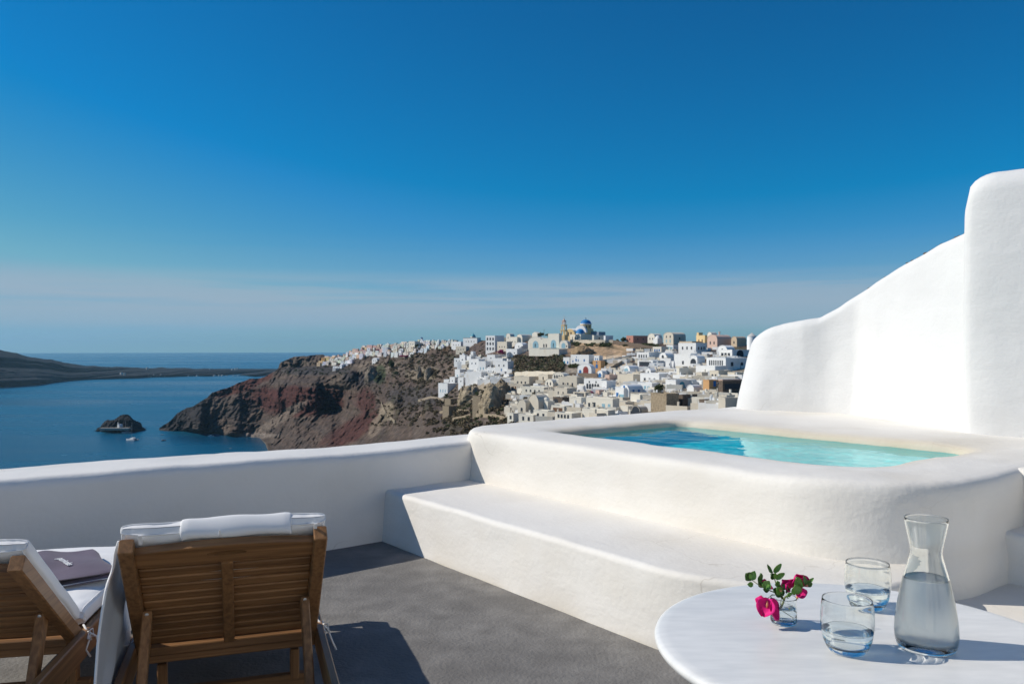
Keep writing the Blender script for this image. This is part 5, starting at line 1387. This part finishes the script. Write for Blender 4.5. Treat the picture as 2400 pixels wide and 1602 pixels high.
def cushion_slab(pts, thick, w, seed, n=80, nx=56, puff=.010):
    """a padded slab following a centre line of (y, z) points, w wide; returns a closed grid (rings round the section)"""
    pts = [Vector((0, a, b)) for a, b in pts]
    L = [0]
    for i in range(1, len(pts)): L.append(L[-1]+(pts[i]-pts[i-1]).length)
    rows = []
    for k in range(n+1):
        s_ = L[-1]*k/n; i = max(j for j in range(len(L)-1) if L[j] <= s_+1e-9); q = (s_-L[i])/(L[i+1]-L[i]) if L[i+1] > L[i] else 0
        c = pts[i].lerp(pts[i+1], min(1, q)); d = (pts[i+1]-pts[i]).normalized(); nr = Vector((0, -d.z, d.y))
        if nr.z < 0: nr = -nr
        e = min(1.0, s_/(thick*.5), (L[-1]-s_)/(thick*.5)); ke = math.sqrt(max(0.0, 1-(1-e)**2)); h = thick/2*max(.03, ke)
        ring = []
        m_ = nx*2
        for j in range(m_):
            a = 2*math.pi*j/m_
            cx, sx = math.cos(a), math.sin(a); p_ = .28
            X = w/2*math.copysign(abs(cx)**p_, cx)*(.985+.015*ke); Zz = h*math.copysign(abs(sx)**.42, sx)
            Zz *= 1+puff/thick*4*(1-(2*X/w)**2)*math.sin(k*math.pi/n)
            ring.append(c+Vector((X, 0, 0))+nr*Zz)
        rows.append(ring)
    G = np.array([[tuple(p) for p in r_] for r_ in rows])
    G[..., 2] += .0065*fbm(G[..., 0]/.09, G[..., 1]/.12, G[..., 2]/.11, 4, seed)
    G[..., 1] += .0075*fbm(G[..., 0]/.035, G[..., 1]/.2, G[..., 2]/.09, 3, seed+5)
    return G
def cushion(loc, rz, label, seed, seatlen=1.0, pillow=True):
    t = empty('lounger_cushion', (loc[0], loc[1], .36), rz); tag(t, label, 'cushion', 'white cushions on the teak loungers')
    z0 = -.36
    up_pts = [(bp_(0, q, .046).y, bp_(0, q, .046).z+z0) for q in np.linspace(.06, 1.022, 12)]
    cu = grid_obj('back_pad', cushion_slab(up_pts, .062, .605, seed), FAB, t, wrap=True)
    G = cushion_slab([(q, .366+z0) for q in np.linspace(.045, seatlen+.04, 12)], .075, .60, seed+3)
    grid_obj('seat_pad', G, FAB, t, wrap=True)
    for pad in [c_ for c_ in t.children if c_.name.split('.')[0] in ('back_pad', 'seat_pad')]:
        V_ = np.empty(len(pad.data.vertices)*3, np.float32); pad.data.vertices.foreach_get('co', V_); V_ = V_.reshape(81, 112, 3)
        for j in (9, 47, 65, 103):
            q = MB(); q.tube([tuple(V_[k, j]) for k in range(1, 80, 2)], .0032, 5); q.build('piping', FAB, pad, True)
        for k_ in (1, 79):
            q = MB(); q.tube([tuple(V_[k_, j]) for j in list(range(0, 112, 2))+[0]], .003, 5); q.build('piping', FAB, pad, True)
    if pillow:
        # head pillow whose flap folds over the top edge
        prof = []
        for a_, o_ in ((.985, .010), (1.000, .010), (1.012, .012), (1.021, .020), (1.024, .040), (1.020, .062), (1.008, .075), (.95, .084), (.84, .084), (.78, .078)):
            b_ = bp_(0, a_, o_); prof.append((b_.y, b_.z+z0))
        N = 34; rows = []
        for k in range(N+1):
            x = -.135+.33*k/N; e = min(1, (x+.135)/.02, (.195-x)/.02); r = []
            for i, (y_, z_) in enumerate(prof):
                r.append((x+.002*math.sin(i*1.3+k*.4), y_, z_-(1-e)*.004+.0022*math.sin(k*.31+i*.5)))
            rows.append(r)
        G = np.array(rows)
        # resample smooth across
        o = grid_obj('head_pillow', G, FAB, t); md = o.modifiers.new('s', 'SOLIDIFY'); md.thickness = .010; md.offset = 0
        ms = o.modifiers.new('b', 'SUBSURF'); ms.levels = 2; ms.render_levels = 2
        q = MB(); q.tube([(-.02, bp_(0,1.0,.006).y, bp_(0,1.0,.006).z+z0), (-.02, bp_(0,1.06,.004).y, bp_(0,1.06,.004).z+z0)], .0025, 5); q.build('seam', FAB, o)
        for x in (-.245, .268):
            q = MB(); q.bar((x, bp_(0,.99,.0).y, bp_(0,.99,.0).z+z0), (x, bp_(0,1.045,.010).y, bp_(0,1.045,.010).z+z0), .010, .004, (1, 0, 0)); q.build('strap', FAB, t)
    # tie bows at the hinge
    for sx in (-1, 1):
        q = MB(); x = sx*.325
        q.tube([(x-sx*.02, .02, -.01), (x, .0, -.03), (x+sx*.012, -.02, -.055), (x+sx*.004, -.03, -.085), (x+sx*.02, -.035, -.11)], .0035, 6)
        q.tube([(x, .0, -.03), (x+sx*.018, -.035, -.02), (x+sx*.026, -.045, -.045), (x+sx*.006, -.02, -.05), (x, 0, -.03)], .003, 6)
        q.tube([(x, .0, -.03), (x+sx*.024, .02, -.055), (x+sx*.04, .01, -.10), (x+sx*.055, .01, -.135)], .0035, 6)
        q.tube([(x, .0, -.03), (x+sx*.008, .03, -.03), (x+sx*.014, .03, -.06), (x, 0, -.045)], .003, 6)
        q.build('tie', FAB, t, True)
    return t
BL, TZ = -.42, .773
cushion(L1, R1, 'white padded cushion with head pillow on the central lounger', 71)
BL, TZ = -.505, .722
cushion(L2, R2, 'white padded cushion on the lounger cut by the left edge', 81, pillow=False)

# folded purple towel with embroidered lettering on the left lounger seat
def towel():
    z = .414
    A, B, C_, D_ = Vector((-1.615, 3.27)), Vector((-1.884, 3.605)), Vector((-2.27, 3.47)), Vector((-1.95, 2.98))
    t = empty('folded_towel', (-1.9, 3.3, z)); tag(t, 'folded purple towel with white embroidered lettering on the left lounger', 'towel')
    o0 = Vector((-1.9, 3.3))
    layers = [(0.0, .022, .0), (.0235, .046, .012)]
    for li, (z0, z1, sh) in enumerate(layers):
        nu, nv = 36, 36; top = np.zeros((nv+1, nu+1, 3)); bot = top.copy()
        for j in range(nv+1):
            for i in range(nu+1):
                a, b_ = i/nu, j/nv
                p = (A*(1-a)+D_*a)*(1-b_)+(B*(1-a)+C_*a)*b_
                c = Vector((-1.93, 3.33)); p = c+(p-c)*(1-sh*2)
                # rounded plan corners
                e = min(a, 1-a, b_, 1-b_); rnd = math.sqrt(max(0, 1-(1-min(1, e/.10))**2)); p = c+(p-c)*(1+.035*math.sin(a*5+b_*7+li)-.05*max(0, 1-((1-2*abs(a-.5))+(1-2*abs(b_-.5)))*3))
                w = .006*math.sin(a*7+b_*4)+.012*float(vnoise(a*4, b_*3.4, li, 3))
                p = p-o0
                top[j, i] = (p.x, p.y, z0+(z1-z0)*(.5+.5*rnd)+w*rnd); bot[j, i] = (p.x, p.y, z0+(z1-z0)*(.5-.5*rnd))
        m = MB(); n1 = (nv+1)*(nu+1); idx = lambda j, i: j*(nu+1)+i
        fs = []
        for j in range(nv):
            for i in range(nu):
                q = (idx(j, i), idx(j, i+1), idx(j+1, i+1), idx(j+1, i)); fs.append(q); fs.append(tuple(n1+k for k in reversed(q)))
        m.add([tuple(p) for p in top.reshape(-1, 3)]+[tuple(p) for p in bot.reshape(-1, 3)], fs)
        lo = m.build('fold', PURP, t, True)
    # pale hem line along the lower fold
    q = MB(); pts = []
    for k in range(12): a = k/11; p = A*(1-a)+D_*a-o0; d = (p-(B*(1-a)+C_*a-o0)).normalized()*.002; pts.append((p.x+d.x, p.y+d.y, .012))
    q.tube(pts, .0025, 5); q.build('hem', FABG, t)
    c = bpy.data.curves.new('embroidery', 'FONT'); c.body = 'perivolas'; c.size = .038; c.extrude = .0008; c.shear = .25; c.align_x = 'CENTER'; c.space_character = 1.05; c.bevel_depth = .0006
    to = bpy.data.objects.new('embroidery', c); COL.objects.link(to)
    bpy.context.view_layer.update()
    me = bpy.data.meshes.new_from_object(to.evaluated_get(bpy.context.evaluated_depsgraph_get())); me.materials.clear(); me.materials.append(FAB)
    bpy.data.objects.remove(to)
    o = link(bpy.data.objects.new('embroidery', me), t); o.location = (.02, .03, .0545); o.rotation_euler = (0, 0, R(-45))
towel()

# pale cloth hanging off the left side of the central lounger
def throw():
    t = empty('hanging_cloth', L1, R1); tag(t, 'pale grey hemmed cloth hanging between the two loungers to the floor', 'cloth')
    w_ = Vector((math.cos(R1), math.sin(R1))); a_ = Vector((-w_.y, w_.x)); O_ = Vector(L1[:2])
    def hit(px, py, c):
        k = (px-CX)/FPX; b0 = O_+w_*c; y = (b0.x-k*b0.y)/(k*a_.y-a_.x); d = b0.y+a_.y*y
        return c, y, EYE-(py-EL)/FPX*d
    LE = [(279,1268,-.318),(271,1298,-.330),(265,1339,-.338),(250,1378,-.345),(240,1441,-.352),(231,1520,-.358),(224,1602,-.362),(214,1740,-.366)]
    RE = [(291,1284,-.312),(299,1330,-.318),(303,1398,-.330),(304,1450,-.336),(301,1499,-.338),(288,1550,-.340),(265,1620,-.342),(235,1740,-.345)]
    Lp = np.array([hit(*q) for q in LE]); Rp = np.array([hit(*q) for q in RE])
    nu, nv = 40, 60; rows = []
    for j in range(nv+1):
        b_ = j/nv; t_ = b_*(len(LE)-1); l_ = np.array([np.interp(t_, range(len(LE)), Lp[:, i]) for i in range(3)]); r_ = np.array([np.interp(t_, range(len(RE)), Rp[:, i]) for i in range(3)]); r = []
        for i in range(nu+1):
            a = i/nu; p = l_*(1-a)+r_*a; f = math.sin(a*math.pi)
            p[0] += -.010*math.sin(a*8+b_*1.6)*f*min(1, b_*3+.2)-.004*math.sin(a*19+b_*4)*f+.004*float(vnoise(a*5, b_*9, 0, 2)); p[2] = max(p[2], .008)
            r.append(tuple(p))
        rows.append(r)
    o = grid_obj('sheet', np.array(rows), FABG, t); md = o.modifiers.new('s', 'SOLIDIFY'); md.thickness = .004
    q = MB(); q.tube([rows[j][0] for j in range(0, nv+1, 3)], .0045, 6); q.build('hem', FAB, t, True)
    q = MB(); q.tube([tuple(np.array(rows[j][9])+np.array([-.006, 0, 0])) for j in range(2, 40, 2)], .003, 5); q.build('seam', FAB, o, True)
throw()

# ------------------------------------------------------------------ marble table and what stands on it
TC = Vector((.722, 1.632, .76)); TR = .424
M_MARB = noise_mat('pale_marble', (.73,.725,.70), (.82,.81,.78), scale=14, detail=10, rough=.34, bump=.08, bscale=25, bdist=.004, c3=(.65,.65,.635), s3=3.0, t3=(.50,.74), spec=.5, stretch=(1, 3.5, 1))
t = empty('marble_table', (TC.x, TC.y, 0)); tag(t, 'round pale marble pedestal table at the lower right', 'table')
m = MB(); m.lathe([(0, .732), (TR-.03, .732), (TR-.012, .735), (TR-.003, .741), (TR, .749), (TR-.003, .756), (TR-.012, .7592), (TR-.03, .76), (TR*.6, .76), (TR*.3, .76), (0, .76)], 128); m.build('table_top', M_MARB, t, True, fix=True)
DM = noise_mat('cast_iron', (.03,.03,.03), (.06,.055,.05), scale=20, rough=.5)
m = MB(); m.lathe([(.02, .02), (.05, .03), (.035, .10), (.03, .5), (.04, .66), (.09, .731)], 24); m.build('pedestal', DM, t, True)
for k in range(3):
    a = R(30+120*k); m = MB(); m.tube([(.03*math.cos(a), .03*math.sin(a), .10), (.15*math.cos(a), .15*math.sin(a), .06), (.27*math.cos(a), .27*math.sin(a), .012)], [.022, .018, .014], 8); m.build('foot', DM, t, True)

def glass_mat(name, tint=(1, 1, 1), ior=1.5, rough=0.0):
    m, n, l, b = new_mat(name); n.remove(b)
    g = n.new('ShaderNodeBsdfGlass'); g.inputs['Color'].default_value = (*tint, 1); g.inputs['IOR'].default_value = ior; g.inputs['Roughness'].default_value = rough
    l.new(g.outputs[0], n['Material Output'].inputs[0]); return m
M_GLASS = glass_mat('clear_glass', (.985, .995, .99), 1.5)
M_H2O = glass_mat('still_water', (.95, .975, .985), 1.33)
M_H2OC = glass_mat('chilled_water', (.98, .99, .99), 1.33, .35)
def misted(m, k):
    n, l = m.node_tree.nodes, m.node_tree.links; g = [q for q in n if q.type == 'BSDF_GLASS'][0]; t = n.new('ShaderNodeBsdfTranslucent'); t.inputs[0].default_value = (.92, .95, .96, 1)
    d = n.new('ShaderNodeBsdfDiffuse'); d.inputs[0].default_value = (.90, .92, .92, 1); a = n.new('ShaderNodeMixShader'); a.inputs[0].default_value = .5; l.new(t.outputs[0], a.inputs[1]); l.new(d.outputs[0], a.inputs[2])
    x = n.new('ShaderNodeMixShader'); x.inputs[0].default_value = k; l.new(g.outputs[0], x.inputs[1]); l.new(a.outputs[0], x.inputs[2]); l.new(x.outputs[0], n['Material Output'].inputs[0])
misted(M_H2OC, .16)
def glassware(name, loc, outer, wall, base_t, level, label, cat, group=None, n=64, wm=None):
    t = empty(name, loc); tag(t, label, cat, group)
    def rad(z): return float(np.interp(z, [q[1] for q in outer], [q[0] for q in outer]))
    zs = np.array([q[1] for q in outer]); top = zs[-1]
    # smooth the outline
    Z = np.linspace(0, top, 44); Rr = np.array([rad(z) for z in Z])
    k = np.exp(-np.linspace(-2, 2, 7)**2); k /= k.sum(); Rs = np.convolve(np.concatenate([Rr[:1].repeat(3), Rr, Rr[-1:].repeat(3)]), k, 'valid')
    prof = [(0, 0.0006), (Rs[0]*.86, .0004), (Rs[0]*.97, .0012)]+[(r, z+.002) for r, z in zip(Rs[1:], Z[1:])]
    prof += [(Rs[-1]-wall*.5+wall*.5*math.cos(a), top+.002+wall*.5*math.sin(a)) for a in (R(30), R(60), R(90), R(120), R(150))]
    inner = [(r-wall, z+.002 if z == Z[-1] else z) for r, z in zip(Rs[::-1], Z[::-1]) if z > base_t+.004]
    prof += inner+[(max(.001, inner[-1][0]*.86), base_t+.001), (inner[-1][0]*.5, base_t), (0, base_t)]
    g = MB().lathe(prof, n).build('glass', M_GLASS, t, True, fix=False)
    # water, very slightly inside the glass
    e = -.0004
    wz = [z for z in Z if base_t+.006 < z < level]
    rs = lambda z: float(np.interp(z, Z, Rs))-wall-e
    wp = [(0, base_t+e), (max(.001, rs(base_t+.006)*.86), base_t+.001+e)]+[(rs(z), z) for z in wz]+[(rs(level), level-.0012), (rs(level)-.0016, level-.0018), (rs(level)*.6, level-.0020), (0, level-.0020)]
    w = MB().lathe(wp, n).build('water', wm or M_H2O, t, True, fix=False)
    for o in (g, w):
        bm = bmesh.new(); bm.from_mesh(o.data); bmesh.ops.recalc_face_normals(bm, faces=bm.faces); bm.to_mesh(o.data); bm.free()
        o.cycles.is_caustics_caster = True
    return t
CAR = [(.054,0),(.0575,.012),(.0592,.03),(.0575,.055),(.053,.085),(.0475,.115),(.0412,.142),(.0345,.165),(.0300,.183),(.0292,.190),(.0310,.204),(.0345,.222),(.0385,.242),(.0410,.257)]
TUM = [(.033,0),(.0385,.006),(.0455,.022),(.0495,.045),(.0508,.062),(.0502,.078),(.0485,.092),(.0468,.102)]
glassware('carafe', (.832, 1.600, .7602), CAR, .0018, .014, .142, 'tall clear waisted carafe half full of water at the right', 'carafe', wm=M_H2OC)
glassware('tumbler', (.664, 1.578, .7602), TUM, .0011, .012, .045, 'nearer rounded glass tumbler with a little water, left of the carafe', 'tumbler', 'water tumblers on the marble table')
glassware('tumbler', (.8235, 1.845, .7602), TUM, .0011, .012, .045, 'farther rounded glass tumbler partly behind the nearer one', 'tumbler', 'water tumblers on the marble table')
VC = Vector((.594, 1.742, .7602))
glassware('glass_vase', VC, [(.0262,0),(.0278,.004),(.0278,.03),(.0278,.054)], .0018, .010, .036, 'small straight glass vase holding the pink flowers', 'vase')
bpy.data.objects['table_top'].cycles.is_caustics_receiver = True
sd.cycles.is_caustics_light = True

# sprig of bougainvillea in the vase
M_LF = noise_mat('leaf_green', (.10,.235,.03), (.15,.31,.055), scale=60, rough=.42, spec=.5)
M_LD = noise_mat('leaf_dark', (.042,.11,.022), (.065,.155,.032), scale=60, rough=.42, spec=.5)
M_MG = noise_mat('magenta_bract', (.62,.006,.15), (.76,.02,.24), scale=45, rough=.6, spec=.2, bump=.3, bscale=120, bdist=.001)
for mm in (M_MG, M_LF):
    bb = mm.node_tree.nodes['Principled BSDF']; bb.inputs['Subsurface Weight'].default_value = .15; bb.inputs['Subsurface Radius'].default_value = (.01, .004, .004)
M_ST = noise_mat('stem_green', (.14,.19,.04), (.20,.22,.07), scale=80, rough=.6)
M_BUD = noise_mat('bud', (.60,.22,.12), (.68,.38,.18), scale=80, rough=.6)
K = 1.071e-4
def vp(x, y, dy=0.0):            # point of the close-up view of the sprig, metres from the vase foot
    return Vector(((x-1020)*K, dy, .054+(790-y)*K))
fl = empty('bougainvillea_sprig', VC); tag(fl, 'magenta bougainvillea sprig with curling green leaves in the small vase', 'flowers')
for pts, rr in (([vp(800,1200,.004), vp(880,1100,.002), vp(960,980,0), vp(1020,860,0), vp(1050,760,0), vp(1180,640,-.01), vp(1300,560,-.012), vp(1450,480,-.012)], [.0030,.0030,.0028,.0022,.0018,.0016,.0013,.0008]),
                ([vp(1040,840,0), vp(900,700,.004), vp(700,620,0), vp(560,540,-.006), vp(440,460,-.01), vp(330,380,-.01)], [.0014,.0014,.0012,.0011,.0009,.0007]),
                ([vp(1030,820,0), vp(940,640,.008), vp(880,500,.006), vp(840,380,.004), vp(810,290,.004)], [.0014,.0013,.0012,.0010,.0006]),
                ([vp(960,1240,.006), vp(970,1100,.006), vp(980,900,.006), vp(1000,760,.006)], .0007), ([vp(990,1020,-.006), vp(1080,1090,-.006), vp(1150,1150,-.006), vp(1130,1240,-.006)], .0007),
                ([vp(1090,960,-.008), vp(1180,1010,-.01), vp(1250,1070,-.01)], .0012), ([vp(770,980,-.004), vp(830,1030,-.002), vp(860,1110,0)], .0009),
                ([vp(940,700,-.004), vp(820,680,-.012), vp(700,700,-.016), vp(640,740,-.018)], .0007)):
    MB().tube(pts, rr, 7).build('stem', M_ST, fl, True)
def leaf(base, tip, w, mat, name='leaf', curl=.25, seed=0, nrm=(0, -1, .3), cup=.18):
    base, tip = Vector(base), Vector(tip); d = tip-base; L = d.length; d.normalize(); nv = Vector(nrm); nv = (nv-d*nv.dot(d)).normalized(); sd_ = d.cross(nv)
    NU, NV = 10, 6; rows = []
    for i in range(NU+1):
        q = i/NU; wd = w/2*(math.sin(math.pi*min(1, q*.93+.04))**.75)*(1-.25*q); c = base+d*(L*q)+nv*(curl*L*(q*q-q*.35)*1.0)
        rows.append([tuple(c+sd_*(wd*s_)+nv*(cup*w*s_*s_+.04*w*math.sin(9*q+s_*4+seed))) for s_ in np.linspace(-1, 1, NV+1)])
    o = grid_obj(name, np.array(rows), mat, fl); md = o.modifiers.new('s', 'SOLIDIFY'); md.thickness = .0004
    return o
LV = [((330,370),(165,225),150,M_LD,.5,-.01),((310,370),(385,205),120,M_LF,-.35,-.012),((360,480),(225,460),80,M_LF,.15,-.012),((510,470),(505,245),105,M_LD,.2,-.004),((600,560),(690,395),150,M_LF,.1,-.012),
      ((600,540),(470,400),130,M_LD,.2,0),((800,290),(640,110),75,M_LD,.35,.004),((830,270),(975,95),85,M_LF,-.3,.004),((850,390),(1005,240),95,M_LF,.25,-.002),((850,400),(760,300),110,M_LD,.1,.008),((870,520),(850,400),90,M_LF,.1,-.006),
      ((930,690),(720,560),150,M_LD,.2,-.014),((900,640),(790,500),130,M_LF,.2,-.018),((930,560),(1070,520),90,M_LD,.15,-.006),((1190,640),(1150,440),190,M_LF,.12,-.022),((1290,540),(1180,290),150,M_LF,.15,-.018),((1420,480),(1330,265),75,M_LD,.15,-.02),
      ((1440,460),(1570,325),55,M_LF,.1,-.014),((1450,500),(1545,430),75,M_LD,.3,-.014),((1040,700),(1020,590),130,M_LF,.2,-.022),((700,600),(560,590),100,M_LD,.3,-.004),((1130,660),(1060,600),100,M_LD,.2,.006),((1000,650),(880,560),120,M_LD,.2,.012),((1100,620),(1200,560),120,M_LD,.1,.012),((950,720),(1060,660),110,M_LD,.2,.01),((840,380),(810,240),60,M_LF,.1,-.004)]
for i, (b_, tp, w, mt, cu, dy) in enumerate(LV):
    leaf(vp(*b_, dy), vp(*tp, dy-.004), w*K*1.45, mt, curl=cu, seed=i, nrm=(random.uniform(-.4,.4), -1, random.uniform(.2,.8)))
BR = [((640,720),(520,1070),330,.14,-.024,(-.5,-1,.2)),((690,730),(740,1150),250,.10,-.020,(.7,-1,.1)),((600,760),(480,900),200,.2,-.006,(-.9,-.5,.2)),((1330,500),(1240,270),330,.10,.0,(0,-1,.3)),((1350,480),(1480,330),230,.10,-.004,(.4,-1,.3)),((1250,520),(1090,400),200,.15,.004,(-.5,-1,.3)),
      ((1220,670),(1430,590),190,.10,-.016,(0,-1,.5)),((1060,520),(960,380),170,.15,.0,(-.2,-1,.4)),((1060,510),(1010,450),170,.1,-.006,(.3,-1,.2)),((700,560),(720,480),110,.1,-.008,(0,-1,.3)),((600,420),(590,360),80,.1,-.004,(0,-1,.3)),((1180,640),(1080,590),120,.1,.01,(0,-1,.3)),((660,540),(670,500),90,.1,-.002,(0,-1,.3))]
for i, (b_, tp, w, cu, dy, nn) in enumerate(BR):
    leaf(vp(*b_, dy), vp(*tp, dy-.006), w*K*1.3, M_MG, 'petal', curl=cu, seed=i+40, nrm=nn, cup=.22)
for a_, b_, dy in (((600,760),(590,900),-.028), ((1440,480),(1410,455),-.02), ((1240,740),(1210,690),-.02), ((910,590),(870,550),-.02)):
    MB().tube([vp(*a_, dy), vp((a_[0]+b_[0])/2, (a_[1]+b_[1])/2, dy-.002), vp(*b_, dy)], [.0016, .0026, .0014], 8).build('bud', M_BUD, fl, True)

# ------------------------------------------------------------------ air
hm_ = bpy.data.materials.new('haze_air'); hm_.use_nodes = True; n = hm_.node_tree.nodes; l = hm_.node_tree.links; n.clear()
ho = n.new('ShaderNodeOutputMaterial'); hv = n.new('ShaderNodeVolumePrincipled')
hv.inputs['Color'].default_value = (.42, .76, 1.0, 1); hv.inputs['Density'].default_value = HAZE_D; hv.inputs['Anisotropy'].default_value = .2
l.new(hv.outputs[0], ho.inputs['Volume'])
m = MB(); m.box((-27000, -27000, SEA-8), (27000, 27000, 260)); o = m.build('haze', hm_); tag(o, kind='stuff')
